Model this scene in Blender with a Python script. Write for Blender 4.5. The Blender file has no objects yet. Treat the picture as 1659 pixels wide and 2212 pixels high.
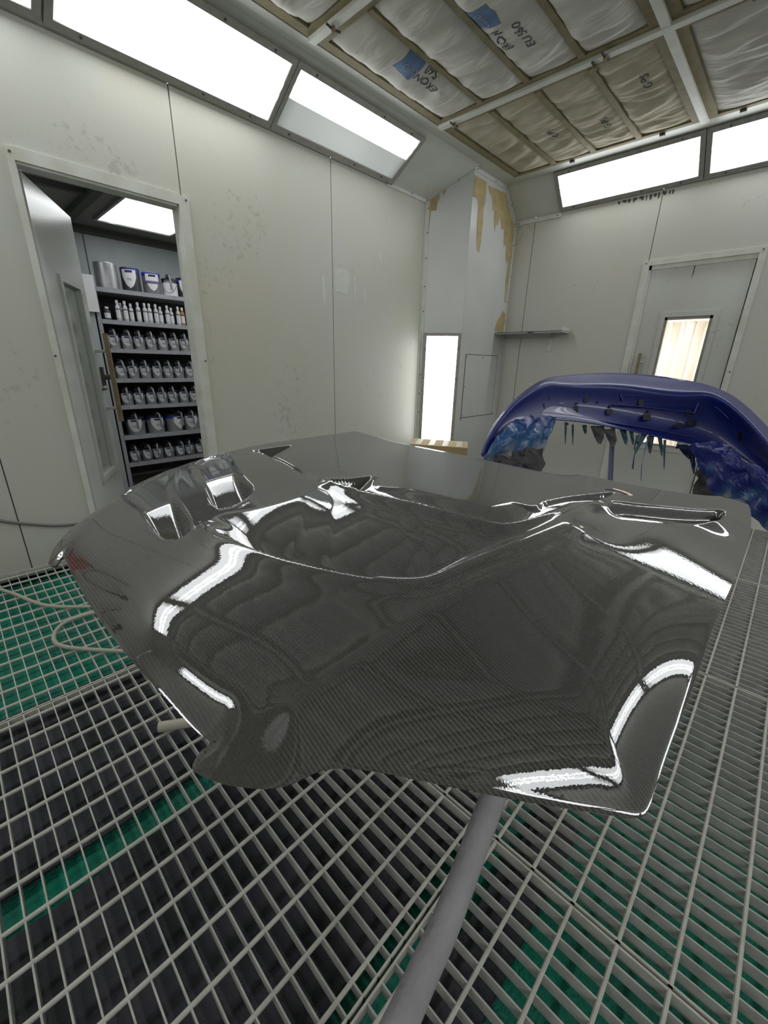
D = {'hc':[[-0.0091,0.5231,0.655],[-0.01,0.5778,0.675],[-0.0094,0.7296,0.705],[-0.0079,0.9872,0.735],[0.0012,1.3035,0.755],[-0.0082,1.6535,0.775],[-0.0437,1.7681,0.795],[-0.1614,1.6487,0.815],[-0.279,1.561,0.83],[-0.5653,1.4934,0.85],[-0.9394,1.4515,0.865],[-1.2329,1.4049,0.878],[-1.5103,1.3747,0.9],[-1.5311,1.0625,0.895],[-1.6114,0.9031,0.875],[-1.6317,0.6872,0.85],[-1.6437,0.5636,0.825],[-1.6249,0.4243,0.795],[-1.5312,0.2823,0.765],[-1.4628,0.1777,0.735],[-1.3754,0.1314,0.7],[-1.0143,0.1224,0.7],[-0.724,0.1355,0.69],[-0.5794,0.1548,0.66],[-0.5275,0.1675,0.645],[-0.5417,0.1416,0.6],[-0.4704,0.1574,0.6],[-0.4037,0.2109,0.605],[-0.3636,0.266,0.63],[-0.2854,0.3324,0.64],[-0.201,0.3843,0.65],[-0.0991,0.4532,0.655],[-0.4369,0.271,0.685],[-0.3972,0.3924,0.735],[-0.346,0.5949,0.785],[-0.2901,0.8023,0.81],[-0.1781,0.4665,0.68],[-0.1609,0.5833,0.7],[-0.1411,0.7332,0.72],[-0.2788,0.4926,0.7],[-0.053,0.6928,0.7],[-0.2162,0.6962,0.75],[-0.1471,0.9578,0.775],[-0.5299,0.2992,0.72],[-0.6512,0.2778,0.735],[-0.7553,0.2543,0.748],[-0.5614,0.3712,0.755],[-0.5995,0.4564,0.785],[-0.9335,0.2078,0.746],[-0.7582,0.316,0.775],[-0.9565,0.3787,0.8],[-1.0068,0.2852,0.775],[-0.7707,0.4574,0.8],[-0.4323,0.5458,0.805],[-0.6426,0.629,0.825],[-0.9677,0.7477,0.855],[-0.4282,0.8712,0.84],[-0.6434,1.0128,0.85],[-0.8825,1.0838,0.865],[-1.1275,1.0031,0.885],[-1.2286,0.7521,0.87],[-0.3202,1.3527,0.84],[-0.3358,1.1334,0.83],[-0.1696,1.3357,0.825],[-0.4602,1.2434,0.845],[-1.2386,0.2331,0.755],[-1.1317,0.1837,0.74]],'hw':[0.033331,0.0705,0.044946,-0.030401,-0.077334,-0.056996,0.007348,0.02486,-3.7e-05,-0.027214,-0.027009,-0.040942,-0.009637,0.031554,-0.021437,0.009938,-0.00961,-0.014503,0.021861,0.035189,-0.117524,-0.075927,0.064294,0.084557,0.049441,-0.25266,-0.130837,-0.154371,-0.089742,-0.088275,-0.003394,0.03286,0.148611,0.153407,0.096783,0.106588,0.029175,-0.066997,-0.13703,-0.138225,-0.030385,-0.028132,0.001424,0.078583,0.029453,0.048126,0.031466,-0.024611,0.041177,0.073455,0.011111,0.027589,-0.058695,0.167859,-0.048622,-0.036251,0.04643,-0.050599,-0.021927,0.040588,0.03041,0.035612,-0.003473,0.11965,-0.015098,0.026969,0.032754,0.638737,-0.125805,0.188499],'out':[[-0.5324,0.1693],[-0.5896,0.1581],[-0.7316,0.1369],[-0.8496,0.1254],[-0.9987,0.1205],[-1.1863,0.1228],[-1.3019,0.1257],[-1.2799,0.1049],[-1.3134,0.0937],[-1.3901,0.1192],[-1.4419,0.1513],[-1.4862,0.1937],[-1.5392,0.2837],[-1.619,0.4227],[-1.6395,0.5622],[-1.6363,0.6891],[-1.6012,0.8974],[-1.5461,1.0729],[-1.528,1.2662],[-1.5064,1.3711],[-1.341,1.3956],[-1.2181,1.388],[-0.9316,1.4395],[-0.5605,1.4806],[-0.2817,1.5726],[-0.0956,1.7432],[-0.0442,1.7764],[-0.014,1.673],[0.0027,1.4603],[0.0042,1.2697],[0.0003,1.1163],[-0.005,0.9487],[-0.0036,0.7895],[-0.0051,0.6878],[-0.0058,0.6139],[-0.0051,0.5673],[-0.0082,0.5269],[-0.0515,0.4909],[-0.1242,0.4377],[-0.2009,0.3841],[-0.2816,0.328],[-0.3295,0.2906],[-0.3584,0.2622],[-0.374,0.2362],[-0.3884,0.2139],[-0.4147,0.1879],[-0.4627,0.1552],[-0.5024,0.1387],[-0.5244,0.1368],[-0.5322,0.1536]],'coveL':[[-0.9808,0.385],[-0.9256,0.3782],[-0.8357,0.4003],[-0.7248,0.4281],[-0.6148,0.4687],[-0.521,0.5115],[-0.4451,0.562],[-0.4156,0.6157],[-0.3935,0.6983],[-0.3708,0.7926],[-0.3456,0.9242],[-0.3272,1.0781],[-0.3158,1.2188]],'coveU':[[-0.9808,0.385],[-1.0159,0.4086],[-1.0151,0.4521],[-0.9559,0.52],[-0.9265,0.6181],[-0.9364,0.7441],[-0.7611,0.7792],[-0.5994,0.8202],[-0.4786,0.849],[-0.4321,0.8793],[-0.4105,0.9329],[-0.3907,1.0224],[-0.3519,1.1765],[-0.3158,1.2188]],'lip':[[-0.9457,0.7516],[-0.8562,0.7612],[-0.7635,0.7816],[-0.5994,0.8202],[-0.4799,0.8511],[-0.4335,0.8774],[-0.4105,0.9329],[-0.3907,1.0224],[-0.3543,1.1832],[-0.3249,1.3714]],'basin':[[-0.9457,0.7516],[-0.8562,0.7612],[-0.7635,0.7816],[-0.5994,0.8202],[-0.4799,0.8511],[-0.4335,0.8774],[-0.4105,0.9329],[-0.3907,1.0224],[-0.3543,1.1832],[-0.3249,1.3714],[-0.399,1.2309],[-0.4319,1.1134],[-0.4364,1.042],[-0.4983,1.0234],[-0.6191,0.9758],[-0.7292,0.9005],[-0.8125,0.8311],[-0.8934,0.8817]],'t1':[[-1.4612,0.8117],[-1.3278,0.7953],[-1.4054,0.933]],'t2':[[-0.9436,0.7535],[-0.8504,0.7667],[-0.8924,0.8827]],'slit':[[-1.4792,0.8018],[-1.2798,0.7844],[-1.0914,0.7509],[-0.9582,0.7404]],'s1':[[-1.5227,0.3378],[-1.2957,0.3222],[-1.0418,0.3054],[-1.0215,0.3619],[-1.1998,0.4068],[-1.3875,0.4537],[-1.5581,0.5243],[-1.613,0.4685]],'s2':[[-1.4944,0.5659],[-1.2684,0.5067],[-1.0542,0.4581],[-1.0743,0.5668],[-1.2454,0.6217],[-1.5046,0.7137],[-1.5829,0.6648]],'s3':[[-0.3081,1.2818],[-0.2351,1.3746],[-0.1402,1.4915],[-0.0732,1.5591],[-0.0751,1.4462],[-0.154,1.3321],[-0.2372,1.2415],[-0.2785,1.2069]],'crease':[[-0.452,0.1954],[-0.4466,0.277],[-0.4067,0.4018],[-0.352,0.6051],[-0.2965,0.82],[-0.2945,0.9937]],'shoulder':[[-0.0536,1.7084],[-0.0593,1.5407],[-0.081,1.4402]],'bump':[[[-1.2136,2.0699,0.7206],[-1.2096,2.0664,0.7188],[-1.2052,2.0618,0.7177],[-1.2048,2.063,0.7167],[-1.2038,2.066,0.7142],[-1.2014,2.0671,0.712],[-1.1987,2.0663,0.7107],[-1.1976,2.0654,0.7105]],[[-1.2473,2.1618,0.7934],[-1.2353,2.1502,0.7934],[-1.2217,2.134,0.7946],[-1.22,2.1379,0.7893],[-1.2162,2.1469,0.7767],[-1.2077,2.149,0.7647],[-1.1979,2.1445,0.7568],[-1.1936,2.141,0.7549]],[[-1.2669,2.2822,0.8836],[-1.2538,2.2713,0.8829],[-1.2393,2.2555,0.8832],[-1.2364,2.2606,0.8779],[-1.2295,2.2726,0.8655],[-1.2178,2.2776,0.8533],[-1.2056,2.2752,0.8449],[-1.2006,2.2722,0.8427]],[[-1.2982,2.515,0.9898],[-1.2755,2.4857,0.9882],[-1.2493,2.4463,0.9882],[-1.2483,2.4519,0.976],[-1.2458,2.465,0.9472],[-1.2343,2.4615,0.918],[-1.2185,2.4448,0.8973],[-1.2111,2.4347,0.8917]],[[-1.3094,2.7914,1.0769],[-1.2741,2.7333,1.0734],[-1.2322,2.657,1.0721],[-1.2303,2.6668,1.0492],[-1.2255,2.6893,0.995],[-1.2053,2.6807,0.9388],[-1.1782,2.648,0.8986],[-1.1658,2.6287,0.8877]],[[-1.2895,2.9604,1.1333],[-1.2481,2.8932,1.1253],[-1.2001,2.8043,1.1202],[-1.1965,2.8149,1.0904],[-1.1877,2.8396,1.0196],[-1.1618,2.8273,0.9453],[-1.1296,2.7873,0.8917],[-1.1154,2.7642,0.8769]],[[-1.1985,3.1737,1.1511],[-1.1607,3.09,1.117],[-1.1171,2.9869,1.0917],[-1.1115,3.0,1.0631],[-1.098,3.0305,0.9952],[-1.0687,3.0232,0.9242],[-1.0352,2.9858,0.8733],[-1.0211,2.963,0.8594]],[[-1.0648,3.382,1.1711],[-1.0291,3.2932,1.1308],[-0.9889,3.1844,1.1005],[-0.9811,3.1971,1.0667],[-0.9623,3.2266,0.9866],[-0.9294,3.2163,0.9026],[-0.8947,3.1751,0.8419],[-0.8809,3.1506,0.8251]],[[-0.9056,3.5325,1.1696],[-0.8792,3.4331,1.1258],[-0.848,3.3143,1.0928],[-0.8356,3.3294,1.0551],[-0.806,3.3646,0.9656],[-0.7633,3.3586,0.8717],[-0.7231,3.3193,0.8038],[-0.7082,3.2947,0.7851]],[[-0.7329,3.6301,1.1561],[-0.715,3.5196,1.1063],[-0.6922,3.3906,1.0689],[-0.6775,3.4073,1.0299],[-0.6423,3.4462,0.9372],[-0.5956,3.4425,0.8402],[-0.5539,3.4036,0.7704],[-0.5393,3.3786,0.7512]],[[-0.5668,3.6685,1.131],[-0.5543,3.5572,1.0897],[-0.5375,3.4259,1.0591],[-0.5192,3.4453,1.0187],[-0.4755,3.4906,0.9226],[-0.4216,3.492,0.8221],[-0.3762,3.4554,0.75],[-0.3611,3.4306,0.7302]],[[-0.4281,3.66,1.104],[-0.4262,3.5538,1.0933],[-0.4191,3.425,1.0865],[-0.3996,3.4439,1.0427],[-0.3531,3.4878,0.9386],[-0.2978,3.4863,0.8293],[-0.2525,3.4464,0.7506],[-0.2379,3.4202,0.7289]],[[-0.2853,3.6055,1.0457],[-0.2913,3.4912,1.0339],[-0.2919,3.3551,1.0272],[-0.2712,3.3754,0.9838],[-0.2218,3.4227,0.8808],[-0.1649,3.4237,0.7736],[-0.1198,3.3847,0.6974],[-0.1059,3.3584,0.6768]],[[-0.1341,3.4957,0.9295],[-0.1424,3.3799,0.919],[-0.1467,3.2417,0.9151],[-0.129,3.2626,0.879],[-0.087,3.3115,0.7932],[-0.0399,3.3131,0.7062],[-0.0038,3.2738,0.6463],[0.007,3.2471,0.631]],[[0.0081,3.3412,0.8095],[-0.0022,3.2239,0.8001],[-0.0101,3.0838,0.7991],[0.0048,3.1052,0.7695],[0.0401,3.1553,0.699],[0.0779,3.1573,0.6306],[0.1055,3.1175,0.5862],[0.1132,3.0905,0.576]],[[0.1314,3.1673,0.6439],[0.1195,3.0489,0.6353],[0.1085,2.9077,0.6381],[0.1177,2.9285,0.6182],[0.1395,2.9771,0.5707],[0.1608,2.9772,0.5301],[0.1746,2.9358,0.5088],[0.1778,2.9081,0.5061]]],'holes':[[[-1.2079,2.7291,0.9736],[-1.1838,2.7525,0.9743],[-1.1754,2.7448,0.9427],[-1.1995,2.7214,0.942]],[[-1.1715,2.7912,0.9389],[-1.1538,2.8084,0.9395],[-1.1491,2.8042,0.922],[-1.1669,2.787,0.9215]],[[-1.2036,2.7943,1.0321],[-1.1859,2.8115,1.0326],[-1.1766,2.803,0.9979],[-1.1943,2.7859,0.9973]],[[-1.0909,2.9845,0.9549],[-1.0613,3.0132,0.9559],[-1.0509,3.0038,0.9171],[-1.0805,2.9751,0.9162]],[[-1.0612,3.0801,1.0285],[-1.0406,3.1001,1.0292],[-1.0277,3.0884,0.9811],[-1.0484,3.0684,0.9805]],[[-0.7841,3.3492,1.0046],[-0.7611,3.3715,1.0054],[-0.7474,3.359,0.9541],[-0.7705,3.3367,0.9534]],[[-0.7354,3.339,0.9125],[-0.6964,3.3768,0.9137],[-0.686,3.3673,0.8746],[-0.725,3.3295,0.8734]],[[-0.9314,3.1926,0.9352],[-0.9013,3.2217,0.9361],[-0.8924,3.2137,0.9027],[-0.9225,3.1845,0.9018]],[[-0.5098,3.4357,0.9578],[-0.4853,3.4594,0.9585],[-0.4737,3.4488,0.9149],[-0.4981,3.4251,0.9142]],[[-0.4859,3.4146,0.8964],[-0.4461,3.4532,0.8977],[-0.4353,3.4434,0.8571],[-0.4751,3.4048,0.8559]],[[-0.546,3.4015,0.8651],[-0.5168,3.4298,0.866],[-0.5097,3.4234,0.8395],[-0.5389,3.3951,0.8386]],[[-0.2083,3.3514,0.8513],[-0.1919,3.3673,0.8518],[-0.1791,3.3555,0.8036],[-0.1955,3.3397,0.8031]],[[-1.2615,2.4614,0.9514],[-1.249,2.4734,0.9518],[-1.2425,2.4675,0.9273],[-1.2549,2.4554,0.9269]],[[-1.0839,2.9092,0.8476],[-1.0726,2.9201,0.8479],[-1.0694,2.9172,0.8361],[-1.0808,2.9063,0.8357]],[[-1.0078,3.0302,0.8304],[-0.9964,3.0413,0.8307],[-0.9932,3.0384,0.8187],[-1.0046,3.0273,0.8184]],[[-0.9185,3.1392,0.8122],[-0.9069,3.1504,0.8126],[-0.9037,3.1474,0.8004],[-0.9153,3.1362,0.8001]],[[-0.8057,3.2428,0.7971],[-0.7942,3.254,0.7974],[-0.7909,3.251,0.7853],[-0.8025,3.2398,0.7849]],[[-0.6712,3.33,0.7847],[-0.6574,3.3433,0.7851],[-0.6534,3.3397,0.7701],[-0.6672,3.3263,0.7697]],[[-0.5243,3.3818,0.7655],[-0.5108,3.3949,0.7659],[-0.5076,3.3921,0.7541],[-0.5211,3.379,0.7537]],[[-0.9199,3.2174,0.9614],[-0.9083,3.2286,0.9618],[-0.9051,3.2257,0.9497],[-0.9167,3.2145,0.9493]],[[-0.8512,3.2839,0.9683],[-0.8304,3.304,0.9689],[-0.828,3.3018,0.9598],[-0.8488,3.2817,0.9592]],[[-0.7164,3.3654,0.9408],[-0.7003,3.381,0.9413],[-0.6963,3.3773,0.9262],[-0.7124,3.3618,0.9257]],[[-0.6483,3.4004,0.9509],[-0.6278,3.4202,0.9515],[-0.6254,3.4181,0.9426],[-0.6459,3.3982,0.9419]],[[-1.0802,3.0119,0.9776],[-1.0688,3.023,0.9779],[-1.0656,3.0201,0.966],[-1.077,3.009,0.9656]],[[-0.9899,3.151,0.9858],[-0.9761,3.1644,0.9862],[-0.9737,3.1622,0.9771],[-0.9875,3.1488,0.9767]]],'ribs':[[[-0.8896,3.2749,1.0329],[-0.7365,3.383,1.0236],[-0.604,3.438,1.0184]],[[-0.9096,3.2236,0.9682],[-0.7189,3.367,0.9576],[-0.4611,3.4385,0.9394]],[[-0.8627,3.2802,0.9941],[-0.8849,3.2792,1.0331]],[[-0.4611,3.4385,0.9394],[-0.4499,3.4557,1.0108],[-0.4121,3.4542,1.0196],[-0.317,3.4208,0.9596],[-0.2708,3.3975,0.9227]],[[-1.1264,2.8262,0.8802],[-1.0167,3.0306,0.8703],[-0.6829,3.3342,0.8225],[-0.4204,3.4014,0.7866]]],'maskL':[[[-1.1857,2.1232,0.7743],[-1.1903,2.2493,0.8596],[-1.1711,2.3682,0.9145],[-1.1241,2.5299,0.9133],[-1.0658,2.7099,0.8978]],[[-1.1831,2.0694,0.7203],[-1.1596,2.1912,0.8022],[-1.1308,2.2941,0.8357],[-1.0875,2.448,0.8262],[-1.0571,2.6244,0.8273]],[[-1.1904,2.0774,0.6912],[-1.1525,2.1667,0.7391],[-1.1201,2.266,0.7587],[-1.0866,2.4093,0.7463],[-1.0558,2.5635,0.7613]],[[-1.1996,2.087,0.6691],[-1.1714,2.1843,0.6927],[-1.1326,2.2793,0.6913],[-1.0913,2.4058,0.6891],[-1.057,2.5255,0.6871]]],'maskLb':[[[-1.2219,2.1156,0.7103],[-1.1795,2.1918,0.7233],[-1.1323,2.269,0.729],[-1.083,2.3759,0.7313],[-1.0369,2.4785,0.7311]],[[-1.2182,2.1133,0.6396],[-1.1673,2.1899,0.6369],[-1.116,2.2642,0.6289],[-1.0636,2.3694,0.6219],[-1.0119,2.4833,0.6337]],[[-1.196,2.0976,0.5061],[-1.1409,2.175,0.4972],[-1.0881,2.2489,0.4855],[-1.0345,2.3541,0.4761],[-0.9912,2.4534,0.4747]]],'maskR':[[[-0.4375,3.2085,0.7547],[-0.3176,3.1676,0.7968],[-0.2014,3.1284,0.7906],[-0.0503,2.9454,0.7235],[0.0831,2.8831,0.6374]],[[-0.3684,3.1886,0.7002],[-0.2719,3.1172,0.7259],[-0.1544,3.0475,0.7149],[-0.0137,2.8788,0.6667],[0.1207,2.8094,0.5646]],[[-0.3382,3.17,0.664],[-0.2241,3.0636,0.6448],[-0.1009,2.9839,0.6023],[0.0105,2.8567,0.5758],[0.1438,2.7884,0.478]],[[-0.2507,3.1066,0.5459],[-0.1624,3.0201,0.4978],[-0.062,2.9485,0.4565],[0.0479,2.8893,0.4219],[0.1828,2.824,0.3273]]],'maskRb':[[[-0.3739,3.3143,0.7274],[-0.3242,3.3348,0.7324],[-0.2454,3.3352,0.7003],[-0.1703,3.3601,0.6652]],[[-0.3519,3.2923,0.5819],[-0.2855,3.3225,0.5743],[-0.2184,3.3265,0.5717],[-0.1528,3.3493,0.5508]],[[-0.2992,3.2419,0.3202],[-0.216,3.2822,0.3007],[-0.1489,3.2951,0.3161],[-0.0771,3.3248,0.2971]]],'strips':[[[[-1.0919,2.899,0.8537],[-1.0784,2.9121,0.8542],[-1.0628,2.8967,0.7637],[-1.0802,2.9108,0.7663],[-1.048,2.8705,0.7119],[-1.0494,2.8593,0.7218]],0],[[[-1.0597,2.9481,0.8377],[-1.0484,2.9591,0.8381],[-1.0308,2.9469,0.7504],[-1.0471,2.9619,0.7527],[-1.0162,2.9216,0.701],[-1.0172,2.9108,0.7106]],0],[[[-1.0164,3.0223,0.8332],[-0.9934,3.0445,0.834],[-0.9841,3.0457,0.7887],[-1.0079,3.0515,0.7871],[-0.9816,3.0259,0.7738],[-0.9838,3.011,0.7776]],0],[[[-0.9797,3.0802,0.8262],[-0.9105,3.1472,0.8283],[-0.8941,3.1383,0.7494],[-0.9499,3.1146,0.7496],[-0.8953,3.1013,0.7069],[-0.9092,3.0774,0.7149]],1],[[[-0.9144,3.1443,0.8058],[-0.8542,3.2026,0.8077],[-0.8278,3.2049,0.7321],[-0.8799,3.1846,0.7321],[-0.8279,3.1704,0.6924],[-0.8399,3.1481,0.7001]],1],[[[-0.8312,3.2253,0.8084],[-0.7988,3.2567,0.8094],[-0.7745,3.2604,0.7405],[-0.8064,3.2593,0.7405],[-0.7698,3.2332,0.7064],[-0.7756,3.2164,0.7134]],0],[[[-0.7775,3.2641,0.7953],[-0.759,3.282,0.7959],[-0.7389,3.2849,0.7336],[-0.7599,3.2941,0.7333],[-0.7326,3.2621,0.7052],[-0.7353,3.2479,0.7114]],0],[[[-0.7349,3.2852,0.773],[-0.7165,3.3031,0.7736],[-0.7222,3.2776,0.7039],[-0.7349,3.2951,0.7042],[-0.7146,3.2535,0.6701],[-0.7176,3.2396,0.6773]],0],[[[-0.7102,3.3037,0.7839],[-0.678,3.3348,0.7849],[-0.7077,3.2496,0.6409],[-0.7185,3.2719,0.6475],[-0.6874,3.208,0.5477],[-0.696,3.1935,0.5645]],0],[[[-0.6766,3.317,0.771],[-0.6399,3.3525,0.7721],[-0.6326,3.3366,0.6965],[-0.6609,3.3391,0.6968],[-0.628,3.3069,0.6574],[-0.6355,3.289,0.6653]],1],[[[-0.672,3.3129,0.7401],[-0.6628,3.3218,0.7404],[-0.6569,3.2628,0.5807],[-0.6611,3.2921,0.5887],[-0.6279,3.223,0.4745],[-0.6322,3.2138,0.4938]],2],[[[-0.6176,3.3489,0.7691],[-0.5971,3.3687,0.7697],[-0.5718,3.3671,0.6883],[-0.5935,3.3763,0.6894],[-0.5623,3.3396,0.6443],[-0.5667,3.3251,0.6532]],0],[[[-0.5822,3.3598,0.7537],[-0.5686,3.373,0.7541],[-0.5463,3.3504,0.6364],[-0.56,3.3688,0.6406],[-0.5275,3.3173,0.5633],[-0.5318,3.3054,0.5771]],0],[[[-0.5075,3.3591,0.7328],[-0.4494,3.4155,0.7346],[-0.4072,3.439,0.6714],[-0.4601,3.417,0.6696],[-0.4107,3.406,0.6412],[-0.4233,3.3825,0.6477]],3],[[[-0.442,3.377,0.7185],[-0.4154,3.4028,0.7193],[-0.3756,3.4034,0.6145],[-0.4031,3.4077,0.6169],[-0.3629,3.3693,0.5511],[-0.3701,3.3538,0.5634]],3],[[[-0.4076,3.3745,0.6931],[-0.3856,3.3959,0.6937],[-0.3868,3.3769,0.6283],[-0.401,3.3922,0.6275],[-0.3818,3.3518,0.5977],[-0.3865,3.3361,0.6048]],3]]}
import bpy, math, random
import numpy as np
from mathutils import Vector, Matrix, noise as mn
from mathutils.geometry import delaunay_2d_cdt
random.seed(7)
sc = bpy.context.scene
COL = sc.collection
PI = math.pi

# ------------------------------------------------------------------ materials
def nodes(name):
    m = bpy.data.materials.new(name); m.use_nodes = True
    nt = m.node_tree; return m, nt, nt.nodes['Principled BSDF']
def N(nt, t, **k):
    n = nt.nodes.new(t)
    for a, b in k.items(): setattr(n, a, b)
    return n
def mat(name, c, rough=.5, metal=0, coat=0, var=0, vscale=6, bump=0, bscale=40, emit=None, estr=0, trans=0, c2=None, ior=None):
    m, nt, b = nodes(name)
    b.inputs['Base Color'].default_value = (*c, 1)
    b.inputs['Roughness'].default_value = rough
    b.inputs['Metallic'].default_value = metal
    b.inputs['Coat Weight'].default_value = coat
    b.inputs['Coat Roughness'].default_value = .03
    if ior: b.inputs['IOR'].default_value = ior
    if trans: b.inputs['Transmission Weight'].default_value = trans
    if emit:
        b.inputs['Emission Color'].default_value = (*emit, 1); b.inputs['Emission Strength'].default_value = estr
    if var or c2:
        tc = N(nt, 'ShaderNodeTexCoord'); no = N(nt, 'ShaderNodeTexNoise'); no.inputs['Scale'].default_value = vscale; no.inputs['Detail'].default_value = 6
        cr = N(nt, 'ShaderNodeValToRGB'); cr.color_ramp.elements[0].position = .35; cr.color_ramp.elements[1].position = .68
        d = c2 or tuple(x*(1-var) for x in c)
        cr.color_ramp.elements[0].color = (*c, 1); cr.color_ramp.elements[1].color = (*d, 1)
        nt.links.new(tc.outputs['Object'], no.inputs['Vector']); nt.links.new(no.outputs['Fac'], cr.inputs['Fac']); nt.links.new(cr.outputs['Color'], b.inputs['Base Color'])
    if bump:
        tc = N(nt, 'ShaderNodeTexCoord'); no = N(nt, 'ShaderNodeTexNoise'); no.inputs['Scale'].default_value = bscale; no.inputs['Detail'].default_value = 4
        bp = N(nt, 'ShaderNodeBump'); bp.inputs['Strength'].default_value = bump; bp.inputs['Distance'].default_value = .01
        nt.links.new(tc.outputs['Object'], no.inputs['Vector']); nt.links.new(no.outputs['Fac'], bp.inputs['Height']); nt.links.new(bp.outputs['Normal'], b.inputs['Normal'])
    return m

def wall_mat(name, c, stain, rough=.45, amount=.5):
    """painted steel panel: slightly glossy, cloudy yellowing and fine orange-peel"""
    m, nt, b = nodes(name)
    b.inputs['Roughness'].default_value = rough
    tc = N(nt, 'ShaderNodeTexCoord')
    n1 = N(nt, 'ShaderNodeTexNoise'); n1.inputs['Scale'].default_value = 1.1; n1.inputs['Detail'].default_value = 5; n1.inputs['Roughness'].default_value = .55
    mp = N(nt, 'ShaderNodeMapping'); mp.inputs['Scale'].default_value = (1, 1, .45)
    r1 = N(nt, 'ShaderNodeValToRGB'); r1.color_ramp.elements[0].position = .42; r1.color_ramp.elements[1].position = .72
    r1.color_ramp.elements[1].color = (amount,)*3 + (1,)
    mx = N(nt, 'ShaderNodeMixRGB'); mx.inputs[1].default_value = (*c, 1); mx.inputs[2].default_value = (*stain, 1)
    n2 = N(nt, 'ShaderNodeTexNoise'); n2.inputs['Scale'].default_value = 90; n2.inputs['Detail'].default_value = 3
    r2 = N(nt, 'ShaderNodeMapRange'); r2.inputs['To Min'].default_value = .96; r2.inputs['To Max'].default_value = 1.03
    m2 = N(nt, 'ShaderNodeMixRGB', blend_type='MULTIPLY'); m2.inputs[0].default_value = 1
    bp = N(nt, 'ShaderNodeBump'); bp.inputs['Strength'].default_value = .06; bp.inputs['Distance'].default_value = .004
    L = nt.links.new
    L(tc.outputs['Object'], mp.inputs['Vector']); L(mp.outputs['Vector'], n1.inputs['Vector']); L(n1.outputs['Fac'], r1.inputs['Fac']); L(r1.outputs['Color'], mx.inputs['Fac'])
    n3 = N(nt, 'ShaderNodeTexNoise'); n3.inputs['Scale'].default_value = 30; n3.inputs['Detail'].default_value = 4
    n4 = N(nt, 'ShaderNodeTexNoise'); n4.inputs['Scale'].default_value = 1.7; n4.inputs['Detail'].default_value = 2
    L(tc.outputs['Object'], n3.inputs['Vector']); L(tc.outputs['Object'], n4.inputs['Vector'])
    a3 = N(nt, 'ShaderNodeMath', operation='ADD'); L(n3.outputs['Fac'], a3.inputs[0]); L(n4.outputs['Fac'], a3.inputs[1])
    r3 = N(nt, 'ShaderNodeMapRange'); r3.inputs['From Min'].default_value = 1.22; r3.inputs['From Max'].default_value = 1.36; r3.inputs['To Max'].default_value = .45; L(a3.outputs[0], r3.inputs['Value'])
    m3 = N(nt, 'ShaderNodeMixRGB'); m3.inputs[2].default_value = (.33, .34, .27, 1); L(r3.outputs['Result'], m3.inputs['Fac']); L(mx.outputs['Color'], m3.inputs[1])
    L(tc.outputs['Object'], n2.inputs['Vector']); L(n2.outputs['Fac'], r2.inputs['Value']); L(m3.outputs['Color'], m2.inputs[1]); L(r2.outputs['Result'], m2.inputs[2])
    L(m2.outputs['Color'], b.inputs['Base Color']); L(n2.outputs['Fac'], bp.inputs['Height']); L(bp.outputs['Normal'], b.inputs['Normal'])
    return m

def carbon_mat():
    """2x2 twill cloth under a clear gloss lacquer; the cloth runs in the part's own coordinates"""
    m, nt, b = nodes('carbon_twill')
    L = nt.links.new
    def math_(op, a, bb=None):
        n = N(nt, 'ShaderNodeMath', operation=op)
        for i, x in enumerate((a, bb)):
            if x is None: continue
            if isinstance(x, (int, float)): n.inputs[i].default_value = x
            else: L(x, n.inputs[i])
        return n.outputs[0]
    tc = N(nt, 'ShaderNodeTexCoord'); mp = N(nt, 'ShaderNodeMapping')
    mp.inputs['Rotation'].default_value = (0, 0, math.radians(44)); mp.inputs['Scale'].default_value = (1/.0019,)*3
    L(tc.outputs['Object'], mp.inputs['Vector'])
    sx = N(nt, 'ShaderNodeSeparateXYZ'); L(mp.outputs['Vector'], sx.inputs[0])
    x, y = sx.outputs[0], sx.outputs[1]
    i, j = math_('FLOOR', x), math_('FLOOR', y)
    s = math_('SUBTRACT', i, j)
    mod = math_('FLOORED_MODULO', s, 4.0)
    warp = math_('LESS_THAN', mod, 1.5)
    hx = math_('ABSOLUTE', math_('SINE', math_('MULTIPLY', x, PI)))
    hy = math_('ABSOLUTE', math_('SINE', math_('MULTIPLY', y, PI)))
    h = N(nt, 'ShaderNodeMix'); L(warp, h.inputs[0]); L(hx, h.inputs[2]); L(hy, h.inputs[3])
    mix = N(nt, 'ShaderNodeMixRGB'); mix.inputs[1].default_value = (.008, .008, .008, 1); mix.inputs[2].default_value = (.066, .063, .057, 1)
    L(math_('MULTIPLY', math_('ADD', math_('MULTIPLY', warp, .75), .25), h.outputs[0]), mix.inputs['Fac'])
    L(mix.outputs['Color'], b.inputs['Base Color'])
    b.inputs['Roughness'].default_value = .42; b.inputs['Metallic'].default_value = .2
    bp = N(nt, 'ShaderNodeBump'); bp.inputs['Strength'].default_value = .5; bp.inputs['Distance'].default_value = .0012
    L(h.outputs[0], bp.inputs['Height']); L(bp.outputs['Normal'], b.inputs['Normal'])
    b.inputs['Coat Weight'].default_value = 1; b.inputs['Coat Roughness'].default_value = .015; b.inputs['Coat IOR'].default_value = 2.0
    no = N(nt, 'ShaderNodeTexNoise'); no.inputs['Scale'].default_value = 190; no.inputs['Detail'].default_value = 1
    bp2 = N(nt, 'ShaderNodeBump'); bp2.inputs['Strength'].default_value = .014; bp2.inputs['Distance'].default_value = .002
    L(tc.outputs['Object'], no.inputs['Vector']); L(no.outputs['Fac'], bp2.inputs['Height']); L(bp2.outputs['Normal'], b.inputs['Coat Normal'])
    return m

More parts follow.
